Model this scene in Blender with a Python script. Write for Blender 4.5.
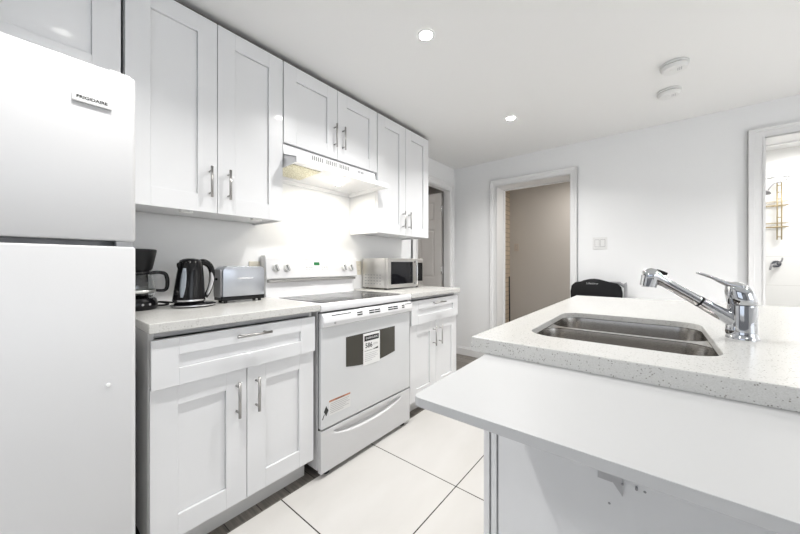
import bpy, bmesh, math, random
from mathutils import Vector, Matrix
random.seed(7)
PI = math.pi
scene = bpy.context.scene
for o in list(bpy.data.objects):
    bpy.data.objects.remove(o)
COL = scene.collection

# ------------------------------------------------------------------ camera
YAW = math.atan(254 / 312)
cam_data = bpy.data.cameras.new('camera')
cam = bpy.data.objects.new('camera', cam_data)
COL.objects.link(cam)
cam.location = (0, 0, 1.11)
cam.rotation_euler = (PI / 2, 0, YAW)
cam_data.sensor_width = 36
cam_data.lens = 36 * 312 / 800
cam_data.shift_y = -2 / 800
cam_data.clip_start = 0.02
scene.camera = cam

# ------------------------------------------------------------------ world, exposure
world = bpy.data.worlds.new('world')
scene.world = world
world.use_nodes = True
world.node_tree.nodes['Background'].inputs[0].default_value = (0.80, 0.88, 1.0, 1)
world.node_tree.nodes['Background'].inputs[1].default_value = 1.0
scene.view_settings.view_transform = 'Standard'
scene.view_settings.look = 'None'
scene.view_settings.gamma = 1
scene.view_settings.use_curve_mapping = False
scene.view_settings.exposure = 0.70

P_DOWN = 8.0
P_FILL = 43.0  # power of the added fill lights
P_HOOD = 1.7
P_HALL = 8.0
P_BATH = 13.0
P_SIDE_ROOM = 4.5


def area_light(name, loc, rot, power, sx, sy=None, color=(1, 1, 1), shape='RECTANGLE', spread=None):
    l = bpy.data.lights.new(name, 'AREA')
    l.energy = power
    l.color = color
    l.shape = shape
    l.size = sx
    if sy:
        l.size_y = sy
    if spread:
        l.spread = spread
    o = bpy.data.objects.new(name, l)
    o.location = loc
    o.rotation_euler = rot
    COL.objects.link(o)
    return o


# unseen fill lights, added behind invented windows at the rear and on the right
area_light('fill_rear', (-0.45, -2.03, 1.45), (PI / 2, 0, PI), P_FILL, 1.9, 1.2, (0.93, 0.97, 1.0))
area_light('fill_right', (2.63, 0.3, 1.5), (PI / 2, 0, PI / 2), P_FILL * 0.15, 1.6, 1.1, (0.93, 0.97, 1.0))


# ------------------------------------------------------------------ materials
def mat(name, color, rough=0.5, metal=0.0, spec=0.5, coat=0.0, trans=0.0, ior=1.45, emit=None, estr=0.0, aniso=0.0):
    m = bpy.data.materials.new(name)
    m.use_nodes = True
    b = m.node_tree.nodes['Principled BSDF']
    b.inputs['Base Color'].default_value = (*color, 1)
    b.inputs['Roughness'].default_value = rough
    b.inputs['Metallic'].default_value = metal
    b.inputs['Specular IOR Level'].default_value = spec
    b.inputs['Coat Weight'].default_value = coat
    b.inputs['Coat Roughness'].default_value = 0.05
    b.inputs['Transmission Weight'].default_value = trans
    b.inputs['IOR'].default_value = ior
    b.inputs['Anisotropic'].default_value = aniso
    if emit:
        b.inputs['Emission Color'].default_value = (*emit, 1)
        b.inputs['Emission Strength'].default_value = estr
    return m


def nodes(m):
    return m.node_tree.nodes, m.node_tree.links, m.node_tree.nodes['Principled BSDF']


def add_bump(m, scale, strength, dist=0.002, stretch=(1, 1, 1), detail=2):
    n, l, b = nodes(m)
    tc = n.new('ShaderNodeTexCoord')
    mp = n.new('ShaderNodeMapping')
    mp.inputs['Scale'].default_value = stretch
    nz = n.new('ShaderNodeTexNoise')
    nz.inputs['Scale'].default_value = scale
    nz.inputs['Detail'].default_value = detail
    bp = n.new('ShaderNodeBump')
    bp.inputs['Strength'].default_value = strength
    bp.inputs['Distance'].default_value = dist
    l.new(tc.outputs['Object'], mp.inputs['Vector'])
    l.new(mp.outputs['Vector'], nz.inputs['Vector'])
    l.new(nz.outputs['Fac'], bp.inputs['Height'])
    l.new(bp.outputs['Normal'], b.inputs['Normal'])
    return m


def ramp(n, stops, interp='LINEAR'):
    r = n.new('ShaderNodeValToRGB')
    r.color_ramp.interpolation = interp
    e = r.color_ramp.elements
    e[0].position, e[0].color = stops[0][0], (*stops[0][1], 1)
    e[1].position, e[1].color = stops[1][0], (*stops[1][1], 1)
    for p, c in stops[2:]:
        x = e.new(p)
        x.color = (*c, 1)
    return r


M = {}
M['wall'] = add_bump(mat('wall_paint', (0.90, 0.905, 0.91), 0.75), 90, 0.15, 0.001)
M['ceiling'] = add_bump(mat('ceiling_paint', (0.87, 0.87, 0.865), 0.9), 60, 0.15, 0.001)
M['trim'] = mat('trim_paint', (0.84, 0.84, 0.84), 0.35)
M['ledge'] = mat('ledge_melamine', (0.54, 0.543, 0.545), 0.4)
M['cabinet'] = add_bump(mat('cabinet_paint', (0.79, 0.795, 0.805), 0.30, coat=0.15), 14, 0.04, 0.002)
M['cabinet_side'] = mat('cabinet_side_melamine', (0.70, 0.70, 0.69), 0.4)
M['carcass'] = mat('cabinet_carcass_grey', (0.42, 0.42, 0.43), 0.45)
M['fridge'] = add_bump(mat('fridge_enamel', (0.69, 0.69, 0.695), 0.32), 260, 0.12, 0.0006)
M['enamel'] = mat('white_enamel', (0.83, 0.83, 0.84), 0.18, coat=0.4)
M['white_glass'] = mat('white_oven_glass', (0.68, 0.69, 0.70), 0.08, coat=0.6)
M['alarm'] = mat('alarm_plastic', (0.80, 0.80, 0.79), 0.4)
M['white_plastic'] = mat('white_plastic', (0.82, 0.82, 0.81), 0.4)
M['ivory'] = mat('ivory_plastic', (0.72, 0.68, 0.58), 0.45)
M['grey_plastic'] = mat('grey_plastic', (0.30, 0.30, 0.31), 0.4)
M['lgrey'] = mat('light_grey_plastic', (0.52, 0.52, 0.53), 0.45)
M['black'] = mat('black_plastic', (0.006, 0.006, 0.007), 0.15, spec=0.35)
M['black_matt'] = mat('black_matt_plastic', (0.009, 0.009, 0.010), 0.42, spec=0.3)
M['rubber'] = mat('black_rubber', (0.015, 0.015, 0.015), 0.7)
M['dark_gap'] = mat('dark_seal', (0.03, 0.03, 0.03), 0.8)
M['chrome'] = mat('chrome', (0.55, 0.56, 0.58), 0.04, 1.0)
M['nickel'] = mat('brushed_nickel', (0.42, 0.41, 0.40), 0.3, 1.0)
M['silver'] = mat('silver_trim', (0.75, 0.75, 0.76), 0.22, 1.0)
M['brass'] = mat('brass', (0.42, 0.34, 0.20), 0.4, 0.6)
M['oven_glass'] = mat('oven_glass', (0.050, 0.046, 0.036), 0.06, spec=0.6)
M['glass_dark'] = mat('smoked_glass', (0.008, 0.008, 0.010), 0.05, spec=0.4)
M['glass'] = mat('clear_glass', (0.95, 0.97, 0.97), 0.02, trans=1.0, ior=1.45)
M['gauge'] = mat('kettle_gauge', (0.30, 0.33, 0.37), 0.2)
M['coffee'] = mat('carafe_band', (0.7, 0.7, 0.68), 0.3, 0.8)
M['label'] = mat('paper_label', (0.85, 0.85, 0.84), 0.6)
M['ink'] = mat('ink', (0.02, 0.02, 0.02), 0.6)
M['ink_grey'] = mat('grey_ink', (0.38, 0.38, 0.38), 0.6)
M['orange'] = mat('orange_ink', (0.50, 0.22, 0.13), 0.6)
M['green_disp'] = mat('green_display', (0.01, 0.05, 0.02), 0.2, emit=(0.05, 0.5, 0.15), estr=0.25)
M['lamp'] = mat('lamp_glow', (1, 1, 1), 0.5, emit=(1.0, 0.97, 0.92), estr=25)
M['hood_lamp'] = mat('hood_lamp_glow', (1, 1, 1), 0.5, emit=(1.0, 0.95, 0.82), estr=24)
M['rear_wall'] = add_bump(mat('rear_wall_paint', (0.30, 0.31, 0.33), 0.8), 90, 0.15, 0.001)  # unseen wall, made dark to give the chrome dark reflections
M['gap_shade'] = mat('gap_shade', (0.10, 0.085, 0.07), 0.9)  # dark colour standing for shade in the gap under the ceiling
M['hall_wall'] = add_bump(mat('hall_paint', (0.56, 0.535, 0.505), 0.8), 90, 0.15, 0.001)
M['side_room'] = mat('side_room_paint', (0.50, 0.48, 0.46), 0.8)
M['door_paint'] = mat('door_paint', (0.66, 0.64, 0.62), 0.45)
M['touch'] = mat('touch_pad_grey', (0.66, 0.66, 0.66), 0.4)
M['bracket'] = mat('grey_bracket', (0.50, 0.50, 0.51), 0.5)
M['groove'] = mat('grey_groove', (0.25, 0.25, 0.25), 0.6)


def mat_steel(name, col, rough, stretch):
    m = mat(name, col, rough, 1.0)
    n, l, b = nodes(m)
    tc = n.new('ShaderNodeTexCoord')
    mp = n.new('ShaderNodeMapping')
    mp.inputs['Scale'].default_value = stretch
    nz = n.new('ShaderNodeTexNoise')
    nz.inputs['Scale'].default_value = 12
    nz.inputs['Detail'].default_value = 3
    mr = n.new('ShaderNodeMapRange')
    mr.inputs['To Min'].default_value = rough * 0.75
    mr.inputs['To Max'].default_value = rough * 1.35
    bp = n.new('ShaderNodeBump')
    bp.inputs['Strength'].default_value = 0.08
    bp.inputs['Distance'].default_value = 0.0006
    l.new(tc.outputs['Object'], mp.inputs['Vector'])
    l.new(mp.outputs['Vector'], nz.inputs['Vector'])
    l.new(nz.outputs['Fac'], mr.inputs['Value'])
    l.new(mr.outputs['Result'], b.inputs['Roughness'])
    l.new(nz.outputs['Fac'], bp.inputs['Height'])
    l.new(bp.outputs['Normal'], b.inputs['Normal'])
    return m


M['steel'] = mat_steel('brushed_steel', (0.55, 0.54, 0.52), 0.26, (1, 60, 1))
M['toaster'] = mat_steel('toaster_steel', (0.50, 0.52, 0.56), 0.30, (1, 1, 60))
M['micro'] = mat_steel('microwave_steel', (0.62, 0.61, 0.59), 0.30, (1, 1, 60))
M['sink'] = mat_steel('sink_steel', (0.42, 0.40, 0.375), 0.20, (60, 1, 4))


def quartz():
    m = mat('speckled_quartz', (0.8, 0.8, 0.78), 0.24, spec=0.4, coat=0.08)
    n, l, b = nodes(m)
    tc = n.new('ShaderNodeTexCoord')
    v = n.new('ShaderNodeTexVoronoi')
    v.inputs['Scale'].default_value = 190
    r = ramp(n, [(0.18, (1, 1, 1)), (0.30, (0, 0, 0))])
    l.new(tc.outputs['Object'], v.inputs['Vector'])
    l.new(v.outputs['Distance'], r.inputs['Fac'])
    nz = n.new('ShaderNodeTexNoise')
    nz.inputs['Scale'].default_value = 120
    nz.inputs['Detail'].default_value = 4
    l.new(tc.outputs['Object'], nz.inputs['Vector'])
    r2 = ramp(n, [(0.44, (0, 0, 0)), (0.54, (1, 1, 1))])
    l.new(nz.outputs['Fac'], r2.inputs['Fac'])
    mul = n.new('ShaderNodeMath')
    mul.operation = 'MULTIPLY'
    l.new(r.outputs['Color'], mul.inputs[0])
    l.new(r2.outputs['Color'], mul.inputs[1])
    mx = n.new('ShaderNodeMix')
    mx.data_type = 'RGBA'
    mx.inputs[6].default_value = (0.68, 0.675, 0.655, 1)
    mx.inputs[7].default_value = (0.30, 0.285, 0.26, 1)
    l.new(mul.outputs[0], mx.inputs[0])
    nz2 = n.new('ShaderNodeTexNoise')
    nz2.inputs['Scale'].default_value = 420
    l.new(tc.outputs['Object'], nz2.inputs['Vector'])
    r3 = ramp(n, [(0.35, (0.90, 0.90, 0.89)), (0.65, (1, 1, 1))])
    l.new(nz2.outputs['Fac'], r3.inputs['Fac'])
    mm = n.new('ShaderNodeMix')
    mm.data_type = 'RGBA'
    mm.blend_type = 'MULTIPLY'
    mm.inputs[0].default_value = 1
    l.new(mx.outputs[2], mm.inputs[6])
    l.new(r3.outputs['Color'], mm.inputs[7])
    l.new(mm.outputs[2], b.inputs['Base Color'])
    return m


M['quartz'] = quartz()


def tile_floor():
    m = mat('porcelain_tile', (0.7, 0.68, 0.64), 0.18, coat=0.2)
    n, l, b = nodes(m)
    tc = n.new('ShaderNodeTexCoord')
    mp = n.new('ShaderNodeMapping')
    mp.inputs['Location'].default_value = (0.17 + 3.0, -0.19 + 3.0, 0)
    br = n.new('ShaderNodeTexBrick')
    br.offset = 0
    br.squash = 1
    br.inputs['Scale'].default_value = 1
    br.inputs['Mortar Size'].default_value = 0.0028
    br.inputs['Mortar Smooth'].default_value = 0.0
    br.inputs['Brick Width'].default_value = 0.6
    br.inputs['Row Height'].default_value = 0.6
    br.inputs['Mortar'].default_value = (0.045, 0.04, 0.035, 1)
    nz = n.new('ShaderNodeTexNoise')
    nz.inputs['Scale'].default_value = 3.0
    nz.inputs['Detail'].default_value = 6
    mp2 = n.new('ShaderNodeMapping')
    mp2.inputs['Scale'].default_value = (1.4, 0.5, 1)
    mp2.inputs['Rotation'].default_value = (0, 0, 0.3)
    r = ramp(n, [(0.3, (0.58, 0.565, 0.54)), (0.7, (0.64, 0.626, 0.605))])
    l.new(tc.outputs['Object'], mp.inputs['Vector'])
    l.new(tc.outputs['Object'], mp2.inputs['Vector'])
    l.new(mp2.outputs['Vector'], nz.inputs['Vector'])
    l.new(nz.outputs['Fac'], r.inputs['Fac'])
    l.new(mp.outputs['Vector'], br.inputs['Vector'])
    l.new(r.outputs['Color'], br.inputs['Color1'])
    l.new(r.outputs['Color'], br.inputs['Color2'])
    l.new(br.outputs['Color'], b.inputs['Base Color'])
    return m


def wood_floor():
    m = mat('grey_laminate', (0.2, 0.17, 0.15), 0.45)
    n, l, b = nodes(m)
    tc = n.new('ShaderNodeTexCoord')
    br = n.new('ShaderNodeTexBrick')
    br.inputs['Scale'].default_value = 1
    br.inputs['Mortar Size'].default_value = 0.002
    br.inputs['Brick Width'].default_value = 1.2
    br.inputs['Row Height'].default_value = 0.14
    br.inputs['Mortar'].default_value = (0.05, 0.045, 0.04, 1)
    br.inputs['Color1'].default_value = (0.18, 0.165, 0.15, 1)
    br.inputs['Color2'].default_value = (0.25, 0.235, 0.215, 1)
    nz = n.new('ShaderNodeTexNoise')
    nz.inputs['Scale'].default_value = 6
    nz.inputs['Detail'].default_value = 8
    mp = n.new('ShaderNodeMapping')
    mp.inputs['Scale'].default_value = (1, 14, 1)
    r = ramp(n, [(0.3, (0.6, 0.6, 0.6)), (0.7, (1.15, 1.1, 1.05))])
    mm = n.new('ShaderNodeMix')
    mm.data_type = 'RGBA'
    mm.blend_type = 'MULTIPLY'
    mm.inputs[0].default_value = 1
    l.new(tc.outputs['Object'], br.inputs['Vector'])
    l.new(tc.outputs['Object'], mp.inputs['Vector'])
    l.new(mp.outputs['Vector'], nz.inputs['Vector'])
    l.new(nz.outputs['Fac'], r.inputs['Fac'])
    l.new(br.outputs['Color'], mm.inputs[6])
    l.new(r.outputs['Color'], mm.inputs[7])
    l.new(mm.outputs[2], b.inputs['Base Color'])
    return m


def brick_wall_mat(name, c1, c2, mortar, bw, rh, ms, rough, offset=0.5, vertical_x=True):
    m = mat(name, c1, rough)
    n, l, b = nodes(m)
    tc = n.new('ShaderNodeTexCoord')
    sp = n.new('ShaderNodeSeparateXYZ')
    cb = n.new('ShaderNodeCombineXYZ')
    br = n.new('ShaderNodeTexBrick')
    br.offset = offset
    br.inputs['Scale'].default_value = 1
    br.inputs['Mortar Size'].default_value = ms
    br.inputs['Brick Width'].default_value = bw
    br.inputs['Row Height'].default_value = rh
    br.inputs['Mortar'].default_value = (*mortar, 1)
    br.inputs['Color1'].default_value = (*c1, 1)
    br.inputs['Color2'].default_value = (*c2, 1)
    l.new(tc.outputs['Object'], sp.inputs['Vector'])
    l.new(sp.outputs['X' if vertical_x else 'Y'], cb.inputs['X'])
    l.new(sp.outputs['Z'], cb.inputs['Y'])
    l.new(cb.outputs['Vector'], br.inputs['Vector'])
    l.new(br.outputs['Color'], b.inputs['Base Color'])
    return m


M['tile'] = tile_floor()
M['wood'] = wood_floor()
M['hall_brick'] = brick_wall_mat('hall_brick', (0.62, 0.52, 0.40), (0.55, 0.46, 0.36), (0.40, 0.34, 0.27), 0.21, 0.07, 0.006, 0.8, vertical_x=False)
M['shower_tile'] = brick_wall_mat('shower_tile', (0.85, 0.85, 0.84), (0.84, 0.84, 0.83), (0.66, 0.66, 0.64), 0.6, 0.3, 0.002, 0.15, offset=0)


def filter_mesh():
    m = mat('grease_filter', (0.62, 0.58, 0.40), 0.35, 0.9)
    n, l, b = nodes(m)
    tc = n.new('ShaderNodeTexCoord')
    v = n.new('ShaderNodeTexVoronoi')
    v.inputs['Scale'].default_value = 110
    bp = n.new('ShaderNodeBump')
    bp.inputs['Strength'].default_value = 0.8
    bp.inputs['Distance'].default_value = 0.003
    r = ramp(n, [(0.1, (0.85, 0.83, 0.70)), (0.6, (0.50, 0.47, 0.33))])
    l.new(tc.outputs['Object'], v.inputs['Vector'])
    l.new(v.outputs['Distance'], bp.inputs['Height'])
    l.new(v.outputs['Distance'], r.inputs['Fac'])
    l.new(r.outputs['Color'], b.inputs['Base Color'])
    l.new(bp.outputs['Normal'], b.inputs['Normal'])
    return m


M['filter'] = filter_mesh()


# ------------------------------------------------------------------ mesh helpers
def nb():
    return bmesh.new()


def merge(dst, src):
    me = bpy.data.meshes.new('tmp')
    src.to_mesh(me)
    src.free()
    dst.from_mesh(me)
    bpy.data.meshes.remove(me)


def box(bm, x0, x1, y0, y1, z0, z1, bev=0.0, seg=2):
    t = nb()
    r = bmesh.ops.create_cube(t, size=1)
    for v in t.verts:
        v.co = Vector(((x0 + x1) / 2 + v.co.x * (x1 - x0), (y0 + y1) / 2 + v.co.y * (y1 - y0), (z0 + z1) / 2 + v.co.z * (z1 - z0)))
    if bev > 0:
        bmesh.ops.bevel(t, geom=t.edges[:], offset=bev, segments=seg, profile=0.5, affect='EDGES')
    merge(bm, t)


def rbox(bm, x0, x1, y0, y1, z0, z1, axis, rad, seg=6, bev=0.0):
    """box whose four edges along axis are rounded by rad, the rest bevelled by bev"""
    t = nb()
    bmesh.ops.create_cube(t, size=1)
    for v in t.verts:
        v.co = Vector(((x0 + x1) / 2 + v.co.x * (x1 - x0), (y0 + y1) / 2 + v.co.y * (y1 - y0), (z0 + z1) / 2 + v.co.z * (z1 - z0)))
    i = 'xyz'.index(axis)
    es = [e for e in t.edges if abs((e.verts[0].co - e.verts[1].co)[i]) > 1e-6]
    bmesh.ops.bevel(t, geom=es, offset=rad, segments=seg, profile=0.5, affect='EDGES')
    if bev > 0:
        es = [e for e in t.edges if abs((e.verts[0].co - e.verts[1].co)[i]) < 1e-6 and len(e.link_faces) == 2 and any(len(f.verts) > 4 for f in e.link_faces)]
        bmesh.ops.bevel(t, geom=es, offset=bev, segments=2, profile=0.5, affect='EDGES')
    merge(bm, t)


def cyl(bm, p0, p1, r0, r1=None, seg=24, caps=True):
    p0, p1 = Vector(p0), Vector(p1)
    r1 = r0 if r1 is None else r1
    d = p1 - p0
    q = Vector((0, 0, 1)).rotation_difference(d.normalized())
    rings = []
    for p, r in ((p0, r0), (p1, r1)):
        rings.append([bm.verts.new(p + q @ Vector((r * math.cos(2 * PI * k / seg), r * math.sin(2 * PI * k / seg), 0))) for k in range(seg)])
    for k in range(seg):
        f = bm.faces.new((rings[0][k], rings[0][(k + 1) % seg], rings[1][(k + 1) % seg], rings[1][k]))
        f.smooth = True
    if caps:
        bm.faces.new(rings[0][::-1])
        bm.faces.new(rings[1])


def lathe(bm, prof, c=(0, 0, 0), seg=40, sx=1.0, sy=1.0, cap_bottom=True, cap_top=True, smooth=True, off=None):
    """prof: list of (r, z); off(z) gives an extra (dx, dy)"""
    rings = []
    for r, z in prof:
        dx, dy = off(z) if off else (0, 0)
        rings.append([bm.verts.new((c[0] + dx + sx * r * math.cos(2 * PI * k / seg), c[1] + dy + sy * r * math.sin(2 * PI * k / seg), c[2] + z)) for k in range(seg)])
    for a, b in zip(rings, rings[1:]):
        for k in range(seg):
            f = bm.faces.new((a[k], a[(k + 1) % seg], b[(k + 1) % seg], b[k]))
            f.smooth = smooth
    if cap_bottom:
        bm.faces.new(rings[0][::-1])
    if cap_top:
        bm.faces.new(rings[-1])


def tube(bm, pts, r, seg=12, close=False, sub=0, flat=1.0):
    """tube through pts; r a number or one per point; Catmull-Rom smoothing when sub > 0"""
    P = [Vector(p) for p in pts]
    Rr = [r] * len(P) if not hasattr(r, '__len__') else list(r)
    if sub:
        Q, S = [], []
        n = len(P)
        for i in range(n - 1):
            a, b, c, d = P[max(i - 1, 0)], P[i], P[i + 1], P[min(i + 2, n - 1)]
            for k in range(sub):
                t = k / sub
                Q.append(0.5 * ((2 * b) + (c - a) * t + (2 * a - 5 * b + 4 * c - d) * t * t + (3 * b - a - 3 * c + d) * t ** 3))
                S.append(Rr[i] * (1 - t) + Rr[i + 1] * t)
        Q.append(P[-1])
        S.append(Rr[-1])
        P, Rr = Q, S
    n = len(P)
    tang = [(P[min(i + 1, n - 1)] - P[max(i - 1, 0)]).normalized() for i in range(n)]
    up = Vector((0, 0, 1))
    if abs(tang[0].dot(up)) > 0.9:
        up = Vector((1, 0, 0))
    u = tang[0].cross(up).normalized()
    rings = []
    for i in range(n):
        u = (u - tang[i] * u.dot(tang[i])).normalized()
        w = tang[i].cross(u)
        rings.append([bm.verts.new(P[i] + Rr[i] * (math.cos(2 * PI * k / seg) * u + flat * math.sin(2 * PI * k / seg) * w)) for k in range(seg)])
    for a, b in zip(rings, rings[1:]):
        for k in range(seg):
            f = bm.faces.new((a[k], a[(k + 1) % seg], b[(k + 1) % seg], b[k]))
            f.smooth = True
    bm.faces.new(rings[0][::-1])
    bm.faces.new(rings[-1])


def prism(bm, pts, a0, a1, axis='y', bev=0.0):
    """polygon pts extruded along axis. axis y: pts are (x,z); axis x: (y,z); axis z: (x,y)"""
    def mk(p, a):
        return {'y': (p[0], a, p[1]), 'x': (a, p[0], p[1]), 'z': (p[0], p[1], a)}[axis]
    t = nb()
    A = [t.verts.new(mk(p, a0)) for p in pts]
    B = [t.verts.new(mk(p, a1)) for p in pts]
    n = len(pts)
    for k in range(n):
        t.faces.new((A[k], A[(k + 1) % n], B[(k + 1) % n], B[k]))
    t.faces.new(A[::-1])
    t.faces.new(B)
    bmesh.ops.recalc_face_normals(t, faces=t.faces[:])
    if bev:
        bmesh.ops.bevel(t, geom=t.edges[:], offset=bev, segments=2, profile=0.5, affect='EDGES')
    merge(bm, t)


def obj(name, bm, m, parent=None, origin=None):
    me = bpy.data.meshes.new(name)
    bmesh.ops.recalc_face_normals(bm, faces=bm.faces[:])
    if parent is not None:
        base = parent_base(parent)
        bmesh.ops.translate(bm, verts=bm.verts[:], vec=-base)
    bm.to_mesh(me)
    bm.free()
    me.materials.append(m)
    o = bpy.data.objects.new(name, me)
    COL.objects.link(o)
    if parent is not None:
        o.parent = parent
    return o


BASES = {}


def parent_base(p):
    v = Vector((0, 0, 0))
    while p is not None:
        v += Vector(p.location)
        p = p.parent
    return v


def thing(name, label, cat, loc=(0, 0, 0), group=None):
    o = bpy.data.objects.new(name, None)
    o.empty_display_size = 0.05
    COL.objects.link(o)
    o.location = loc
    o['label'] = label
    o['category'] = cat
    if group:
        o['group'] = group
    return o


def tag(o, label, cat, group=None):
    o['label'] = label
    o['category'] = cat
    if group:
        o['group'] = group
    return o


def struct(name, bm, m, parent=None):
    o = obj(name, bm, m, parent)
    if parent is None:
        o['kind'] = 'structure'
    return o


def smooth(o, angle=35):
    me = o.data
    for p in me.polygons:
        p.use_smooth = True
    me.set_sharp_from_angle(angle=math.radians(angle))
    return o


def text(name, body, size, m, parent, matrix, depth=0.0004, align='CENTER', stretch=1.0, bold=0.0):
    """flat raised lettering as a mesh; matrix maps text x right, y up"""
    cu = bpy.data.curves.new('t', 'FONT')
    cu.body = body
    cu.size = size
    cu.extrude = depth
    cu.offset = bold
    cu.align_x = align
    cu.align_y = 'CENTER'
    to = bpy.data.objects.new('t', cu)
    COL.objects.link(to)
    bpy.context.view_layer.update()
    dg = bpy.context.evaluated_depsgraph_get()
    me = bpy.data.meshes.new_from_object(to.evaluated_get(dg))
    bpy.data.objects.remove(to)
    bm = nb()
    bm.from_mesh(me)
    bpy.data.meshes.remove(me)
    bmesh.ops.transform(bm, matrix=matrix @ Matrix.Diagonal((stretch, 1, 1, 1)), verts=bm.verts[:])
    return obj(name, bm, m, parent)


def face_px(loc):
    """text on a surface facing +x: text right = +y, up = +z"""
    return Matrix.Translation(loc) @ Matrix(((0, 0, 1, 0), (1, 0, 0, 0), (0, 1, 0, 0), (0, 0, 0, 1)))


def face_ny(loc):
    """text on a surface facing -y: right = +x, up = +z"""
    return Matrix.Translation(loc) @ Matrix(((1, 0, 0, 0), (0, 0, -1, 0), (0, 1, 0, 0), (0, 0, 0, 1)))


# ------------------------------------------------------------------ the setting
XL, YB, ZC = -1.955, 3.49, 2.315     # left wall, back wall, ceiling
WT = 0.26                            # thickness of back wall
XR, YF = 2.6, -2.0

bm = nb()
box(bm, -1.37, XR, YF, YB + WT, -0.03, 0.0)
struct('floor', bm, M['tile'])
bm = nb()
box(bm, XL - 2.0, -1.37, YF, YB + WT, -0.03, 0.0)
box(bm, XL - 2.0, 0.1, YB + WT, 5.2, -0.03, 0.0)
struct('floor_laminate', bm, M['wood'])

bm = nb()
box(bm, XL - 2.0, XR + 0.1, YF - 0.1, 5.4, ZC, ZC + 0.05)
struct('ceiling', bm, M['ceiling'])

# left wall with the door opening y 2.66..3.36
D0, D1, DH = 2.66, 3.37, 2.035
LT = 0.08
bm = nb()
box(bm, XL - LT, XL, YF, D0, 0, ZC)
box(bm, XL - LT, XL, D1, YB + WT, 0, ZC)
box(bm, XL - LT, XL, D0, D1, DH, ZC)
struct('wall_left', bm, M['wall'])

# back wall with two openings
A0, A1, AH = -1.41, -0.645, 2.018
B0, B1, BH = 0.634, 1.36, 2.052
bm = nb()
box(bm, XL, A0, YB, YB + WT, 0, ZC)
box(bm, A1, B0, YB, YB + WT, 0, ZC)
box(bm, B1, XR, YB, YB + WT, 0, ZC)
box(bm, A0, A1, YB, YB + WT, AH, ZC)
box(bm, B0, B1, YB, YB + WT, BH, ZC)
struct('wall_back', bm, M['wall'])

# right wall and front wall, each with an invented window opening for fill light
bm = nb()
box(bm, XR, XR + 0.1, YF, -0.5, 0, ZC)
box(bm, XR, XR + 0.1, 1.1, YB + WT, 0, ZC)
box(bm, XR, XR + 0.1, -0.5, 1.1, 0, 0.95)
box(bm, XR, XR + 0.1, -0.5, 1.1, 2.05, ZC)
struct('wall_right', bm, M['wall'])
bm = nb()
box(bm, XL - 0.12, -1.4, YF - 0.1, YF, 0, ZC)
box(bm, 0.5, XR + 0.1, YF - 0.1, YF, 0, ZC)
box(bm, -1.4, 0.5, YF - 0.1, YF, 0, 0.85)
box(bm, -1.4, 0.5, YF - 0.1, YF, 2.05, ZC)
struct('wall_front', bm, M['rear_wall'])


def frame_rect(bm, axis, a0, a1, z0, z1, p0, p1, w, mull=None):
    """rectangular window frame; axis is the wall's normal"""
    def bx(u0, u1, v0, v1):
        if axis == 'y':
            box(bm, u0, u1, p0, p1, v0, v1, 0.002)
        else:
            box(bm, p0, p1, u0, u1, v0, v1, 0.002)
    bx(a0, a1, z0, z0 + w)
    bx(a0, a1, z1 - w, z1)
    bx(a0, a0 + w, z0, z1)
    bx(a1 - w, a1, z0, z1)
    if mull:
        bx(mull - w / 2, mull + w / 2, z0, z1)


bm = nb()
frame_rect(bm, 'y', -1.4, 0.5, 0.85, 2.05, YF - 0.02, YF + 0.02, 0.06, -0.45)  # invented frame in front of the rear fill light
struct('fill_window_1', bm, M['trim'])
bm = nb()
frame_rect(bm, 'x', -0.5, 1.1, 0.95, 2.05, XR - 0.02, XR + 0.02, 0.06, 0.3)  # invented frame in front of the right fill light
struct('fill_window_2', bm, M['trim'])


# casings (stepped profile) round the openings
def casing(name, axis, face, a0, a1, h, w=0.075, out=1, wl=None, wr=None):
    """axis: wall normal; face: wall plane; out: direction of protrusion"""
    bm = nb()
    wl = w if wl is None else wl
    wr = w if wr is None else wr

    def bx(u0, u1, v0, v1, t0, t1):
        lo, hi = sorted((face + out * t0, face + out * t1))
        if axis == 'y':
            box(bm, u0, u1, lo, hi, v0, v1, 0.002)
        else:
            box(bm, lo, hi, u0, u1, v0, v1, 0.002)
    for frac0, frac1, t in ((0.0, 1.0, 0.012), (0.62, 1.0, 0.020), (0.84, 1.0, 0.026), (0.0, 0.14, 0.017)):
        bx(a0 - wl * frac1, a0 - wl * frac0, 0, h + w * frac1, 0, t)
        bx(a1 + wr * frac0, a1 + wr * frac1, 0, h + w * frac1, 0, t)
        bx(a0 - wl * frac0, a1 + wr * frac0, h + w * frac0, h + w * frac1, 0, t)
    struct(name, bm, M['trim'])


casing('trim_1', 'y', YB, A0, A1, AH, 0.066, -1, wr=0.058)
casing('trim_2', 'y', YB, B0, B1, BH, 0.070, -1, wl=0.085)
casing('trim_3', 'x', XL, D0, D1, DH, 0.075, 1)


# jamb linings
def lining(name, axis, p0, p1, a0, a1, h, m=None):
    bm = nb()
    t = 0.006

    def bx(u0, u1, v0, v1, q0=p0, q1=p1):
        if axis == 'y':
            box(bm, u0, u1, q0, q1, v0, v1)
        else:
            box(bm, q0, q1, u0, u1, v0, v1)
    bx(a0, a0 + t, 0, h)
    bx(a1 - t, a1, 0, h)
    bx(a0, a1, h - t, h)
    # door stop strip
    mid = p0 + (p1 - p0) * 0.80
    bx(a0 + t, a0 + t + 0.010, 0, h - t, mid, mid + 0.035)
    bx(a1 - t - 0.010, a1 - t, 0, h - t, mid, mid + 0.035)
    bx(a0 + t, a1 - t, h - t - 0.010, h - t, mid, mid + 0.035)
    struct(name, bm, m or M['trim'])


lining('trim_4', 'y', YB, YB + WT, A0, A1, AH)
lining('trim_5', 'y', YB, YB + WT, B0, B1, BH)
lining('trim_6', 'x', XL - LT, XL, D0, D1, DH)


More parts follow.
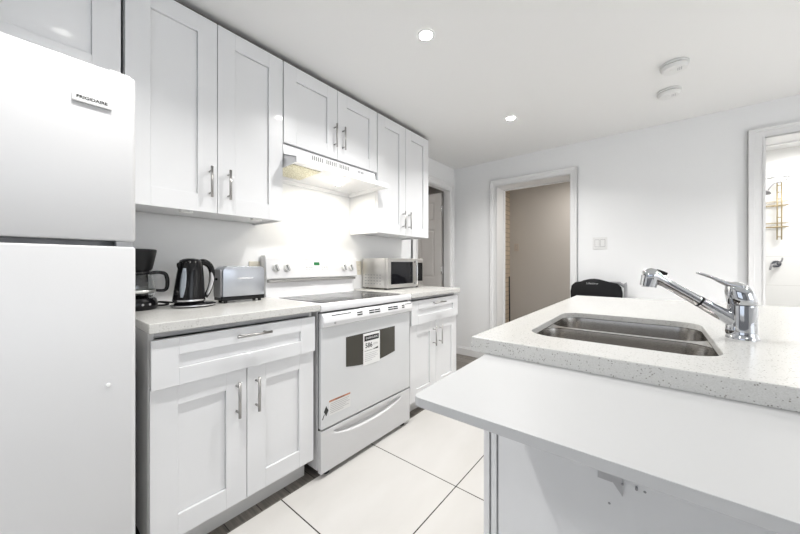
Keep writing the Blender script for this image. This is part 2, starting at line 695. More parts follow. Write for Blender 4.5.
def baseboard(name, parts):
    bm = nb()
    for (x0, x1, y0, y1) in parts:
        box(bm, x0, x1, y0, y1, 0, 0.085, 0.002)
        cx0, cx1, cy0, cy1 = x0, x1, y0, y1
        if x1 - x0 > y1 - y0:
            box(bm, x0, x1, y0 + 0.006, y1, 0.085, 0.10, 0.002)
        else:
            box(bm, x0, x1 - 0.006, y0, y1, 0.085, 0.10, 0.002)
    struct(name, bm, M['trim'])


baseboard('baseboard_back', [(XL, A0 - 0.066, YB - 0.014, YB), (A1 + 0.058, B0 - 0.085, YB - 0.014, YB), (B1 + 0.07, XR, YB - 0.014, YB)])
baseboard('baseboard_left', [(XL, XL + 0.014, 2.47, D0 - 0.076)])

# hallway behind the left opening in the back wall
HY = 4.95
bm = nb()
box(bm, -1.85, 0.15, HY, HY + 0.08, 0, ZC)
box(bm, 0.10, 0.16, YB + WT, HY, 0, ZC)
struct('wall_hallway', bm, M['hall_wall'])
bm = nb()
box(bm, -1.86, -1.775, YB + WT, HY, 0, ZC)
struct('wall_hallway_brick', bm, M['hall_brick'])
hall_lamp = area_light('hall_light', (-0.5, 4.35, 2.28), (0, 0, 0), P_HALL, 0.25, 0.25, (1.0, 0.96, 0.91))

# shower room behind the right opening
SY = 5.0
bm = nb()
box(bm, 0.16, 2.7, SY, SY + 0.08, 0, ZC)
box(bm, 2.6, 2.68, YB + WT, SY, 0, ZC)
box(bm, 0.16, 0.20, YB + WT, SY, 0, ZC)
struct('wall_shower', bm, M['shower_tile'])
bm = nb()
box(bm, 0.16, 2.6, YB + WT, SY, -0.03, 0.0)
struct('floor_shower', bm, M['shower_tile'])
bath_lamp = area_light('shower_room_light', (1.3, 4.3, 2.28), (0, 0, 0), P_BATH, 0.5, 0.5, (1.0, 0.98, 0.95))

# small room behind the left wall
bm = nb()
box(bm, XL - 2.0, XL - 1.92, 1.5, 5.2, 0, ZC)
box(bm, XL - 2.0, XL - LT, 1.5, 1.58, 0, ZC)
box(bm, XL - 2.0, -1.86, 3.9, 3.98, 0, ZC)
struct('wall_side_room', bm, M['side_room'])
side_lamp = area_light('side_room_light', (XL - 0.9, 2.6, 2.28), (0, 0, 0), P_SIDE_ROOM, 0.25, 0.25, (1.0, 0.95, 0.9))

# six-panel door leaf, open at right angles into the small room
dl = thing('door_1', 'six-panel interior door', 'door', (XL - LT - 0.01, 3.345, 0.01))
del dl['category']
del dl['label']
dl['kind'] = 'structure'
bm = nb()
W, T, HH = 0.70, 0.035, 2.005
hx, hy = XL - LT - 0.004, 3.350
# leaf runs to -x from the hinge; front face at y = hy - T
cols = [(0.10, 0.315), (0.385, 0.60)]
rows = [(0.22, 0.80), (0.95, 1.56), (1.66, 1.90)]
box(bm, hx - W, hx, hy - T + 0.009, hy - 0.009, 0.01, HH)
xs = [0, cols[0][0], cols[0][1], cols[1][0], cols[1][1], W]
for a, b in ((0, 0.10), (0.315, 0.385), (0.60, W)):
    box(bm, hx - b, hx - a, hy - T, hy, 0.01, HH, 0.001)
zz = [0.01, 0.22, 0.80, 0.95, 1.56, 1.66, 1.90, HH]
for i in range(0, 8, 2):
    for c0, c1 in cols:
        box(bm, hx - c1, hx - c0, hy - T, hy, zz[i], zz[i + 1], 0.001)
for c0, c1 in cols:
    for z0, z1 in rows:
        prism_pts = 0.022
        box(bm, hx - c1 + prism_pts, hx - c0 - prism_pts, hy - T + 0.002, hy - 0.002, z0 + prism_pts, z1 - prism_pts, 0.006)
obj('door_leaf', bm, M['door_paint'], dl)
for z in (0.25, 1.05, 1.80):
    bm = nb()
    cyl(bm, (hx + 0.004, hy - T - 0.004, z - 0.045), (hx + 0.004, hy - T - 0.004, z + 0.045), 0.006)
    box(bm, hx, hx + 0.003, hy - T, hy, z - 0.045, z + 0.045)
    obj('hinge', bm, M['silver'], dl)


# ------------------------------------------------------------------ cabinets
def shaker(bm, xf, y0, y1, z0, z1, t=0.019, w=0.082, rec=0.010):
    """shaker front on plane x = xf facing +x"""
    wz = min(w, (z1 - z0) * 0.36)
    box(bm, xf - t, xf, y0, y0 + w, z0, z1, 0.0010, 1)
    box(bm, xf - t, xf, y1 - w, y1, z0, z1, 0.0010, 1)
    box(bm, xf - t, xf, y0 + w, y1 - w, z1 - wz, z1, 0.0010, 1)
    box(bm, xf - t, xf, y0 + w, y1 - w, z0, z0 + wz, 0.0010, 1)
    box(bm, xf - t + 0.0, xf - rec - 0.004, y0 + w - 0.002, y1 - w + 0.002, z0 + wz - 0.002, z1 - wz + 0.002)
    box(bm, xf - t + 0.002, xf - rec, y0 + w + 0.0013, y1 - w - 0.0013, z0 + wz + 0.0013, z1 - wz - 0.0013, 0.0006, 1)


def bar_pull(parent, p0, p1, normal=Vector((1, 0, 0)), off=0.032):
    """bar handle between p0 and p1 (centre line at the face), standing off along normal"""
    p0, p1 = Vector(p0), Vector(p1)
    d = (p1 - p0).normalized()
    L = (p1 - p0).length
    bm = nb()
    a, b = p0 + normal * off, p1 + normal * off
    cyl(bm, a, b, 0.0058, seg=16)
    for t in (0.14, 0.86):
        q = p0 + d * L * t
        cyl(bm, q + normal * 0.0003, q + normal * off, 0.0045, seg=12)
    return obj('handle', bm, M['nickel'], parent)


def carcass(bm, x0, x1, y0, y1, z0, z1, t=0.016, bottom_in=0.0):
    box(bm, x0, x1, y0, y0 + t, z0, z1)
    box(bm, x0, x1, y1 - t, y1, z0, z1)
    box(bm, x0, x1, y0 + t, y1 - t, z1 - t, z1)
    box(bm, x0, x1, y0 + t, y1 - t, z0 + bottom_in, z0 + bottom_in + t)
    box(bm, x0, x0 + 0.006, y0 + t, y1 - t, z0 + bottom_in, z1 - t)


XU = -1.64      # front of wall cabinet doors
g = 0.0015


def wall_cabinet(label, y0, y1, z0, z1, split, handles, group='white wall cabinets under the ceiling'):
    t = thing('wall_cabinet', label, 'cabinet', (XL, (y0 + y1) / 2, z0), group)
    bm = nb()
    carcass(bm, XL + 0.002, XU - 0.021, y0, y1, z0 - 0.001, z1, bottom_in=0.012)
    obj('body', bm, M['cabinet'], t)
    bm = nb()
    box(bm, XL + 0.003, XU - 0.001, y0 + 0.001, y1 - 0.001, z1 + 0.0005, z1 + 0.004)  # dark sheet added on top so the ceiling gap looks shaded
    obj('gap_shade_board', bm, M['gap_shade'], t)
    doors = [(y0 + g, split - g), (split + g, y1 - g)]
    for (a, b), hd in zip(doors, handles):
        bm = nb()
        shaker(bm, XU, a, b, z0, z1 - 0.001)
        d = obj('door', bm, M['cabinet'], t)
        if hd:
            bar_pull(d, (XU, hd[0], hd[1]), (XU, hd[0], hd[2]))
    return t


wall_cabinet('white shaker wall cabinet above the refrigerator', -0.52, 0.262, 1.82, 2.278, -0.125,
             [(-0.155, 1.87, 2.02), (-0.095, 1.87, 2.02)])
t = wall_cabinet('tall white two-door wall cabinet between the refrigerator and the range hood', 0.272, 0.958, 1.36, 2.278, 0.614,
             [(0.579, 1.43, 1.575), (0.662, 1.43, 1.575)])
for y in (0.47, 0.80):
    bm = nb()
    box(bm, -1.70, -1.668, y, y + 0.05, 1.352, 1.3715, 0.003)
    obj('mounting_block', bm, M['white_plastic'], t)
wall_cabinet('short white two-door wall cabinet above the range hood', 0.962, 1.737, 1.815, 2.278, 1.353,
             [(1.324, 1.883, 2.037), (1.396, 1.883, 2.037)])
wall_cabinet('tall white two-door wall cabinet right of the hood, above the microwave', 1.742, 2.438, 1.36, 2.278, 2.089,
             [(2.050, 1.415, 1.558), (2.128, 1.415, 1.558)])

XB = -1.345     # front of base doors


def base_cabinet(label, y0, y1, split, dh, drawer_h):
    t = thing('base_cabinet', label, 'cabinet', (XL, (y0 + y1) / 2, 0), 'white base cabinets along the left wall')
    bm = nb()
    carcass(bm, XL + 0.002, XB - 0.026, y0, y1, 0.112, 0.873)
    obj('body', bm, M['cabinet_side'], t)
    bm = nb()
    box(bm, XB - 0.04, XB - 0.024, y0 + 0.017, y1 - 0.017, 0.852, 0.8735)
    obj('top_rail', bm, M['lgrey'], t)
    bm = nb()
    box(bm, -1.45, -1.432, y0 + 0.002, y1 - 0.002, 0, 0.111)
    obj('toe_kick', bm, M['cabinet_side'], t)
    bm = nb()
    shaker(bm, XB + 0.008, y0 + g, y1 - g, 0.674, 0.848, w=0.082)
    d = obj('drawer', bm, M['cabinet'], t)
    bar_pull(d, (XB + 0.008, drawer_h[0], 0.817), (XB + 0.008, drawer_h[1], 0.817))
    for (a, b), hy_ in zip([(y0 + g, split - g), (split + g, y1 - g)], dh):
        bm = nb()
        shaker(bm, XB - 0.006, a, b, 0.114, 0.680)
        d = obj('door', bm, M['cabinet'], t)
        bar_pull(d, (XB - 0.006, hy_, 0.480), (XB - 0.006, hy_, 0.627))
    return t


base_cabinet('white base cabinet beside the refrigerator, under the kettle and toaster', 0.289, 0.960, 0.622, (0.579, 0.661), (0.565, 0.711))
base_cabinet('white base cabinet right of the range, under the microwave', 1.772, 2.447, 2.113, (2.072, 2.160), (2.03, 2.195))


def slab(name, label, x0, x1, y0, y1, z0, z1, cat='countertop', bev=0.003):
    bm = nb()
    box(bm, x0, x1, y0, y1, z0, z1, bev)
    return tag(obj(name, bm, M['quartz']), label, cat)


slab('countertop', 'speckled quartz countertop carrying the kettle and toaster', XL + 0.002, -1.32, 0.281, 0.978, 0.875, 0.910)
slab('countertop', 'speckled quartz countertop carrying the microwave', XL + 0.002, -1.32, 1.752, 2.458, 0.875, 0.910)

# filler strip between the left base cabinet and the range
# ------------------------------------------------------------------ refrigerator
t = thing('refrigerator', 'white top-freezer refrigerator at the left edge', 'refrigerator', (-1.6, -0.14, 0))
FY0, FY1 = -0.51, 0.236
bm = nb()
box(bm, -1.93, -1.325, FY0 + 0.004, FY1 - 0.004, 0.03, 1.675, 0.006)
obj('body', bm, M['fridge'], t)
bm = nb()
rbox(bm, -1.318, -1.255, FY0, FY1, 1.183, 1.690, 'z', 0.014, 5, 0.006)
fd = smooth(obj('freezer_door', bm, M['fridge'], t), 50)
bm = nb()
rbox(bm, -1.318, -1.255, FY0, FY1, 0.06, 1.166, 'z', 0.014, 5, 0.006)
bd = smooth(obj('refrigerator_door', bm, M['fridge'], t), 50)
bm = nb()
box(bm, -1.329, -1.300, FY0 + 0.015, FY1 - 0.075, 1.1665, 1.1825)
box(bm, -1.326, -1.317, FY0 + 0.012, FY1 - 0.012, 0.065, 1.683)
obj('door_seal', bm, M['grey_plastic'], t)
bm = nb()
box(bm, -1.31, -1.268, FY1 - 0.045, FY1 - 0.006, 1.1665, 1.1825, 0.001)
cyl(bm, (-1.285, FY1 - 0.02, 1.163), (-1.285, FY1 - 0.02, 1.184), 0.006)
obj('hinge', bm, M['lgrey'], t)
bm = nb()
box(bm, -1.33, -1.27, FY1 - 0.06, FY1 - 0.01, 1.6905, 1.700, 0.003)
box(bm, -1.42, -1.30, FY1 - 0.075, FY1 - 0.012, 1.676, 1.690, 0.003)
obj('top_hinge_cover', bm, M['white_plastic'], t)
bm = nb()
box(bm, -1.2545, -1.250, 0.096, 0.178, 1.570, 1.592, 0.0012)
np_ = obj('name_plate', bm, M['white_plastic'], fd)
text('lettering', 'FRIGIDAIRE', 0.0118, M['ink'], fd, face_px((-1.2496, 0.137, 1.583)), 0.0002, stretch=1.08, bold=0.0003)
bm = nb()
box(bm, -1.2545, -1.2496, 0.096, 0.178, 1.5685, 1.5725, 0.0008)
obj('name_plate_bar', bm, M['ink_grey'], fd)
bm = nb()
lathe(bm, [(0.006, 0.0), (0.0055, 0.002), (0.003, 0.0038)], seg=20)
bmesh.ops.transform(bm, matrix=Matrix.Translation((-1.255, 0.171, 0.754)) @ Matrix.Rotation(PI / 2, 4, 'Y'), verts=bm.verts[:])
obj('plug_button', bm, M['white_plastic'], bd)
bm = nb()
box(bm, -1.90, -1.34, FY0 + 0.03, FY1 - 0.03, 0.0, 0.045)
obj('plinth', bm, M['black_matt'], t)

# ------------------------------------------------------------------ electric range
R0, R1 = 0.988, 1.742
t = thing('electric_range', 'white freestanding electric range with black glass cooktop', 'stove', (-1.6, (R0 + R1) / 2, 0))
bm = nb()
box(bm, -1.93, -1.362, R0, R1, 0.035, 0.868, 0.003)
obj('body', bm, M['enamel'], t)
bm = nb()
box(bm, -1.36, -1.352, R0 + 0.004, R1 - 0.004, 0.05, 0.862)
obj('door_seal', bm, M['dark_gap'], t)
bm = nb()
rbox(bm, -1.905, -1.318, R0 - 0.004, R1 + 0.004, 0.866, 0.905, 'y', 0.012, 5, 0.003)
ct = smooth(obj('cooktop_frame', bm, M['enamel'], t), 40)
bm = nb()
rbox(bm, -1.815, -1.378, R0 + 0.035, R1 - 0.035, 0.9045, 0.9075, 'z', 0.02, 5)
gl = obj('glass_surface', bm, M['glass_dark'], ct)
for (bx_, by_, br_) in ((-1.49, R0 + 0.19, 0.105), (-1.49, R1 - 0.19, 0.08), (-1.71, R0 + 0.19, 0.08), (-1.71, R1 - 0.19, 0.105)):
    bm = nb()
    for rr in (br_, br_ * 0.93):
        lathe(bm, [(rr, 0), (rr, 0.0003), (rr - 0.0016, 0.0003), (rr - 0.0016, 0)], (bx_, by_, 0.9075), 40, cap_bottom=False, cap_top=False)
    obj('burner_ring', bm, M['ink_grey'], ct)
# oven door
bm = nb()
rbox(bm, -1.352, -1.330, R0 + 0.001, R1 - 0.001, 0.256, 0.790, 'x', 0.006, 3, 0.003)
od = obj('oven_door', bm, M['white_glass'], t)
bm = nb()
prism(bm, [(-1.352, 0.786), (-1.322, 0.784), (-1.312, 0.790), (-1.306, 0.812), (-1.310, 0.842), (-1.322, 0.857), (-1.352, 0.858)], R0 + 0.001, R1 - 0.001, 'y', 0.0015)
hb = smooth(obj('door_handle', bm, M['enamel'], od), 50)
bm = nb()


def slot_row(bm, y0, y1, z0, z1, x=-1.3085):
    box(bm, x - 0.006, x + 0.0005, y0, y1, z0, z1)


yy = R0
for a, b in ((0.235, 0.275), (0.33, 0.375), (0.38, 0.425), (0.50, 0.545), (0.55, 0.595), (0.64, 0.665)):
    for z0_, z1_, x_ in ((0.8360, 0.8430, -1.3088), (0.8230, 0.8300, -1.3070)):
        bm = nb()
        slot_row(bm, yy + a, yy + b, z0_, z1_, x_)
        obj('vent_slot', bm, M['dark_gap'], hb)
for a, b in ((0.055, 0.19), (0.675, 0.745)):
    bm = nb()
    slot_row(bm, yy + a, yy + b, 0.8425, 0.8465, -1.3105)
    obj('vent_slot', bm, M['dark_gap'], hb)
bm = nb()
lathe(bm, [(0.0075, 0.0), (0.0075, 0.0008), (0.006, 0.001)], seg=24)
bmesh.ops.transform(bm, matrix=Matrix.Translation((-1.3075, R0 + 0.075, 0.805)) @ Matrix.Rotation(PI / 2, 4, 'Y'), verts=bm.verts[:])
obj('round_badge', bm, M['ink_grey'], hb)
# window with a curved lower edge
wy0, wy1, wz0, wz1 = 1.157, 1.578, 0.543, 0.708
pts = [(wy0, wz1), (wy1, wz1)]
for k in range(0, 17):
    f = k / 16
    y = wy1 + (wy0 - wy1) * f
    pts.append((y, wz0 - 0.022 * math.sin(PI * f)))
bm = nb()
prism(bm, pts, -1.3305, -1.3288, 'x')
win = obj('oven_window', bm, M['oven_glass'], od)
# energy label on the window
bm = nb()
box(bm, -1.3290, -1.3280, 1.289, 1.432, 0.514, 0.702)
lab = obj('energy_label', bm, M['label'], od)
bm = nb()
box(bm, -1.3282, -1.3277, 1.298, 1.422, 0.656, 0.688)
obj('label_header', bm, M['ink'], od)
text('label_header_text', 'ENERGUIDE', 0.016, M['label'], od, face_px((-1.3275, 1.360, 0.672)), 0.0001, stretch=1.2)
text('label_number', '586', 0.040, M['ink'], od, face_px((-1.3278, 1.335, 0.628)), 0.0001, bold=0.0008)
text('label_unit', 'kWh', 0.020, M['ink_grey'], od, face_px((-1.3278, 1.393, 0.630)), 0.0001)
bm = nb()
prism(bm, [(1.36, 0.597), (1.415, 0.597), (1.415, 0.609)], -1.3281, -1.3277, 'x')
box(bm, -1.3281, -1.3277, 1.30, 1.36, 0.597, 0.599)
obj('label_arrow', bm, M['ink'], od)
bm = nb()
for k, w_ in enumerate((0.11, 0.10, 0.112, 0.09, 0.06)):
    box(bm, -1.3281, -1.3277, 1.302, 1.302 + w_, 0.580 - k * 0.011, 0.583 - k * 0.011)
obj('label_small_print', bm, M['lgrey'], od)
# warning label, lower left of the door
bm = nb()
box(bm, -1.3300, -1.3295, 1.040, 1.190, 0.313, 0.392)
obj('warning_label', bm, M['cabinet_side'], od)
bm = nb()
box(bm, -1.3296, -1.3291, 1.041, 1.189, 0.384, 0.393)
obj('warning_header', bm, M['orange'], od)
text('warning_text', 'WARNING', 0.012, M['ink'], od, face_px((-1.3290, 1.115, 0.387)), 0.0001, stretch=1.1)
bm = nb()
for k, w_ in enumerate((0.13, 0.12, 0.135, 0.11, 0.13, 0.09)):
    box(bm, -1.3296, -1.3292, 1.048, 1.048 + w_, 0.371 - k * 0.0095, 0.3735 - k * 0.0095)
obj('warning_small_print', bm, M['ink_grey'], od)
bm = nb()
prism(bm, [(1.007, 0.345), (1.022, 0.372), (1.037, 0.345), (1.022, 0.318)], -1.3300, -1.3294, 'x')
prism(bm, [(1.000, 0.305), (1.012, 0.330), (1.009, 0.334), (0.996, 0.309)], -1.3300, -1.3294, 'x')
obj('warning_symbol', bm, M['ink'], od)
# drawer with a scooped lens-shaped grip
NY, NZ = 110, 34
dy0, dy1, dz0, dz1 = R0 + 0.001, R1 - 0.001, 0.028, 0.246
bm = nb()
grid = []
for j in range(NZ + 1):
    row = []
    for i in range(NY + 1):
        y = dy0 + (dy1 - dy0) * i / NY
        z = dz0 + (dz1 - dz0) * j / NZ
        s = (y - 1.357) / 0.285
        x = -1.330
        if abs(s) < 1:
            top = 0.222
            bot = 0.222 - 0.052 * (1 - s * s) ** 0.7 - 0.002
            if bot < z < top:
                f = (z - bot) / (top - bot)
                x = -1.330 - 0.0215 * min(1.0, 3.0 * (1 - s * s)) ** 0.5 * min(1.0, f * 3.2)
        row.append(bm.verts.new((x, y, z)))
    grid.append(row)
for j in range(NZ):
    for i in range(NY):
        bm.faces.new((grid[j][i], grid[j][i + 1], grid[j + 1][i + 1], grid[j + 1][i])).smooth = False
box(bm, -1.356, -1.3525, dy0, dy1, dz0, dz1)
for (a, b, c, d) in ((dy0, dy0, dz0, dz1), (dy1, dy1, dz0, dz1)):
    bm.faces.new([bm.verts.new(p) for p in ((-1.33, a, c), (-1.352, a, c), (-1.352, a, d), (-1.33, a, d))])
for z in (dz0, dz1):
    bm.faces.new([bm.verts.new(p) for p in ((-1.33, dy0, z), (-1.352, dy0, z), (-1.352, dy1, z), (-1.33, dy1, z))])
obj('storage_drawer', bm, M['fridge'], t)
for x, y in ((-1.37, R0 + 0.06), (-1.37, R1 - 0.05), (-1.88, R0 + 0.06), (-1.88, R1 - 0.05)):
    bm = nb()
    cyl(bm, (x, y, 0.0), (x, y, 0.036), 0.022, seg=20)
    obj('foot', bm, M['rubber'], t)
# backguard
bm = nb()
box(bm, -1.945, -1.90, R0 + 0.004, R1 - 0.004, 0.868, 1.02, 0.002)
bg = obj('backguard', bm, M['enamel'], t)
bm = nb()
box(bm, -1.902, -1.872, R0 + 0.012, R1 - 0.012, 0.998, 1.0155, 0.002)
obj('backguard_trim', bm, M['nickel'], bg)
bm = nb()
prism(bm, [(-1.95, 1.0175), (-1.876, 1.0175), (-1.867, 1.024), (-1.884, 1.160), (-1.893, 1.172), (-1.95, 1.172)], R0 - 0.006, R1 + 0.004, 'y', 0.004)
cp = smooth(obj('control_panel', bm, M['enamel'], t), 40)
nrm = Vector((0.99, 0, 0.125)).normalized()
for y in (1.047, 1.124, 1.612, 1.680):
    bm = nb()
    base = Vector((-1.8760, y, 1.091))
    cyl(bm, base, base + nrm * 0.006, 0.028, 0.027, 28)
    cyl(bm, base + nrm * 0.006, base + nrm * 0.014, 0.023, 0.021, 28)
    k = obj('knob', bm, M['white_plastic'], cp)
    bm = nb()
    box(bm, -0.006, 0.006, -0.022, 0.022, 0.0, 0.014, 0.002)
    ang = 0.35
    mt = Matrix.Translation(base + nrm * 0.014) @ nrm.to_track_quat('Z', 'Y').to_matrix().to_4x4() @ Matrix.Rotation(ang, 4, 'Z')
    bmesh.ops.transform(bm, matrix=mt, verts=bm.verts[:])
    obj('knob_grip', bm, M['bracket'], k)
bm = nb()
prism(bm, [(-1.8825, 1.108), (-1.8765, 1.108), (-1.8790, 1.130), (-1.8850, 1.130)], 1.336, 1.384, 'y')
obj('clock_display', bm, M['green_disp'], cp)
bm = nb()
box(bm, -1.887, -1.8805, 1.265, 1.455, 1.145, 1.148)
obj('panel_line', bm, M['lgrey'], cp)
for r_ in range(2):
    for c_ in range(3):
        for s_ in (0, 1):
            y = (1.27 if s_ == 0 else 1.40) + c_ * 0.022
            zc = 1.096 - r_ * 0.016
            bm = nb()
            box(bm, -1.8785, -1.8735, y, y + 0.014, zc - 0.004, zc + 0.004, 0.0005)
            obj('touch_pad', bm, M['touch'], cp)

# ------------------------------------------------------------------ range hood
t = thing('range_hood', 'white under-cabinet range hood with its lamp on', 'range hood', (XL, 1.35, 1.66))
HY0, HY1 = 0.968, 1.728
HX = -1.520
bm = nb()
th = 0.004
# top band (front face flush with cabinet), sloping visor, lip; open beneath
prism(bm, [(XL + 0.004, 1.810), (-1.657, 1.810), (-1.650, 1.750), (HX, 1.708), (HX, 1.676), (HX - 0.006, 1.676), (HX - 0.006, 1.702), (-1.656, 1.744), (-1.663, 1.804), (XL + 0.004, 1.804)], HY0, HY1, 'y')
for y in (HY0, HY1 - th):
    prism(bm, [(XL + 0.004, 1.804), (-1.660, 1.804), (-1.653, 1.748), (HX - 0.003, 1.705), (HX - 0.003, 1.676), (XL + 0.004, 1.662)], y, y + th, 'y')
prism(bm, [(XL + 0.004, 1.664), (XL + 0.012, 1.664), (XL + 0.012, 1.806), (XL + 0.004, 1.806)], HY0 + th, HY1 - th, 'y')
hd = obj('hood_shell', bm, M['enamel'], t)
bm = nb()
prism(bm, [(XL + 0.012, 1.690), (HX - 0.03, 1.705), (HX - 0.03, 1.709), (XL + 0.012, 1.694)], HY0 + th, HY1 - th, 'y')
obj('hood_underside', bm, M['enamel'], t)
bm = nb()
prism(bm, [(XL + 0.08, 1.6885), (-1.64, 1.698), (-1.64, 1.704), (XL + 0.08, 1.695)], HY0 + 0.05, 1.22, 'y')
obj('grease_filter', bm, M['filter'], t)
bm = nb()
lathe(bm, [(0.004, -0.030), (0.018, -0.026), (0.026, -0.012), (0.026, 0.0), (0.016, 0.012)], (-1.70, 1.41, 1.690), 24)
obj('bulb', bm, M['hood_lamp'], t)
for a in (1.155, 1.265, 1.375):
    bm = nb()
    box(bm, -1.660, -1.6515, a, a + 0.095, 1.762, 1.797)
    vg = obj('vent_grille', bm, M['white_plastic'], hd)
    for k in range(6):
        bm = nb()
        box(bm, -1.654, -1.6512, a + 0.006 + k * 0.015, a + 0.014 + k * 0.015, 1.766, 1.793)
        obj('vent_slot', bm, M['groove'], vg)
for a in (1.55, 1.585):
    bm = nb()
    box(bm, -1.656, -1.648, a, a + 0.020, 1.774, 1.788, 0.001)
    obj('switch', bm, M['lgrey'], hd)
hl = area_light('hood_light', (-1.72, 1.41, 1.650), (0, 0, 0), P_HOOD, 0.16, 0.30, (1.0, 0.93, 0.80))

# ------------------------------------------------------------------ island
IX0, IX1, IY0, IY1 = -0.398, 0.95, 0.803, 2.335
SX0, SX1, SY0, SY1 = -0.294, 0.122, 0.945, 1.492
t = thing('kitchen_island', 'white kitchen island cabinet under the sink worktop', 'kitchen island', (0.28, 1.57, 0))
PY = 0.842
bm = nb()
box(bm, -0.376, IX1 - 0.02, PY + 0.018, PY + 0.034, 0.0, 0.8695)
box(bm, -0.376, -0.360, PY + 0.036, IY1 - 0.03, 0.1, 0.8695)
box(bm, IX1 - 0.036, IX1 - 0.02, PY + 0.036, IY1 - 0.03, 0.0, 0.8695)
box(bm, -0.360, IX1 - 0.036, IY1 - 0.046, IY1 - 0.03, 0.0, 0.8695)
box(bm, -0.34, -0.325, PY + 0.036, IY1 - 0.05, 0.0, 0.1)
obj('body', bm, M['cabinet'], t)
for x0, x1 in ((-0.3765, -0.3605), (-0.3545, -0.3395)):
    bm = nb()
    box(bm, x0, x1, PY - 0.001, PY + 0.0175, 0.0, 0.8535, 0.0006, 1)
    obj('panel_edge', bm, M['cabinet'], t)
bm = nb()
box(bm, -0.3340, IX1 - 0.02, PY, PY + 0.0175, 0.0, 0.8695)
obj('back_panel', bm, M['cabinet'], t)
bm = nb()
for (x, z) in ((-0.078, 0.574), (-0.015, 0.628)):
    bm = nb()
    cyl(bm, (x, PY + 0.0002, z), (x, PY - 0.0006, z), 0.0026, seg=12)
    obj('screw_hole', bm, M['grey_plastic'], t)
# doors on the range side of the island (face -x)
for a, b in ((0.90, 1.56), (1.565, 2.28)):
    bm = nb()
    box(bm, -0.3915 + 0.006, -0.3765, a, b, 0.11, 0.855, 0.001)
    obj('door', bm, M['cabinet'], t)

# worktop with the sink cut-out
def rrect(x0, x1, y0, y1, r, seg=6):
    pts = []
    for cx_, cy_, a0 in ((x1 - r, y1 - r, 0), (x0 + r, y1 - r, PI / 2), (x0 + r, y0 + r, PI), (x1 - r, y0 + r, 3 * PI / 2)):
        for k in range(seg + 1):
            a = a0 + PI / 2 * k / seg
            pts.append((cx_ + r * math.cos(a), cy_ + r * math.sin(a)))
    return pts


def plate_with_hole(outer, inner, z0, z1):
    bm = nb()
    loops = []
    for pts in (outer, inner):
        vs = [bm.verts.new((p[0], p[1], z1)) for p in pts]
        es = [bm.edges.new((vs[k], vs[(k + 1) % len(vs)])) for k in range(len(vs))]
        loops.append(es)
    r = bmesh.ops.triangle_fill(bm, edges=loops[0] + loops[1], use_beauty=True, use_dissolve=False)
    faces = [f for f in bm.faces]
    ex = bmesh.ops.extrude_face_region(bm, geom=faces)
    vs = [v for v in ex['geom'] if isinstance(v, bmesh.types.BMVert)]
    bmesh.ops.translate(bm, verts=vs, vec=(0, 0, z0 - z1))
    bmesh.ops.recalc_face_normals(bm, faces=bm.faces[:])
    es = [e for e in bm.edges if len(e.link_faces) == 2 and all(abs(v.co.z - z1) < 1e-6 for v in e.verts) and e.calc_face_angle(0) > 1.0]
    bmesh.ops.bevel(bm, geom=es, offset=0.003, segments=2, profile=0.5, affect='EDGES')
    return bm


def worktop_mesh():
    bm = plate_with_hole(outer, inner, 0.890, 0.910)
    e = 0.035
    for a in ((IX0, IX1, IY0, IY0 + e), (IX0, IX1, IY1 - e, IY1), (IX0, IX0 + e, IY0 + e, IY1 - e), (IX1 - e, IX1, IY0 + e, IY1 - e)):
        box(bm, *a, 0.8705, 0.8902)
    return bm


outer = rrect(IX0, IX1, IY0, IY1, 0.006, 3)
inner = rrect(SX0, SX1, SY0, SY1, 0.075, 8)
tag(obj('island_worktop', worktop_mesh(), M['quartz']), 'thick speckled quartz worktop around the double sink', 'countertop')

# sink
t = thing('kitchen_sink', 'stainless steel double bowl sink set into the island', 'sink', ((SX0 + SX1) / 2, (SY0 + SY1) / 2, 0.68))
ymid = 1.222
zr = 0.869


def bowl(bm, x0, x1, y0, y1, zt, depth, r=0.07):
    """rounded tub open at the top"""
    loops = []
    for dz, ins, rr in ((0, 0, r), (0.02, 0.002, r), (depth - 0.035, 0.008, r), (depth - 0.012, 0.018, r * 0.9), (depth, 0.045, r * 0.6)):
        loops.append([bm.verts.new((p[0], p[1], zt - dz)) for p in rrect(x0 + ins, x1 - ins, y0 + ins, y1 - ins, rr, 8)])
    for a, b in zip(loops, loops[1:]):
        n = len(a)
        for k in range(n):
            bm.faces.new((a[k], a[(k + 1) % n], b[(k + 1) % n], b[k])).smooth = True
    bm.faces.new(loops[-1])


b1 = (SX0 - 0.006, SX1 + 0.006, SY0 - 0.006, ymid - 0.011)
b2 = (SX0 - 0.006, SX1 + 0.006, ymid + 0.011, SY1 + 0.006)
for (x0, x1, y0, y1) in (b1, b2):
    bm = nb()
    bowl(bm, x0, x1, y0, y1, 0.8865, 0.18, 0.072)
    smooth(obj('bowl', bm, M['sink'], t), 60)
# rim plate with both bowl holes
bm = nb()
loops = []
for pts in (rrect(SX0 - 0.025, SX1 + 0.025, SY0 - 0.025, SY1 + 0.025, 0.07, 6), rrect(*b1, 0.072, 8), rrect(*b2, 0.072, 8)):
    vs = [bm.verts.new((p[0], p[1], 0.8870)) for p in pts]
    loops += [bm.edges.new((vs[k], vs[(k + 1) % len(vs)])) for k in range(len(vs))]
bmesh.ops.triangle_fill(bm, edges=loops, use_beauty=True, use_dissolve=False)
rim = obj('rim', bm, M['sink'], t)
so = rim.modifiers.new('s', 'SOLIDIFY')
so.thickness = 0.003
so.offset = 0
for y in ((b1[2] + b1[3]) / 2, (b2[2] + b2[3]) / 2):
    bm = nb()
    lathe(bm, [(0.042, 0.001), (0.042, 0.004), (0.030, 0.003), (0.012, -0.004)], (-0.08, y, 0.8865 - 0.18), 28)
    obj('drain', bm, M['chrome'], t)

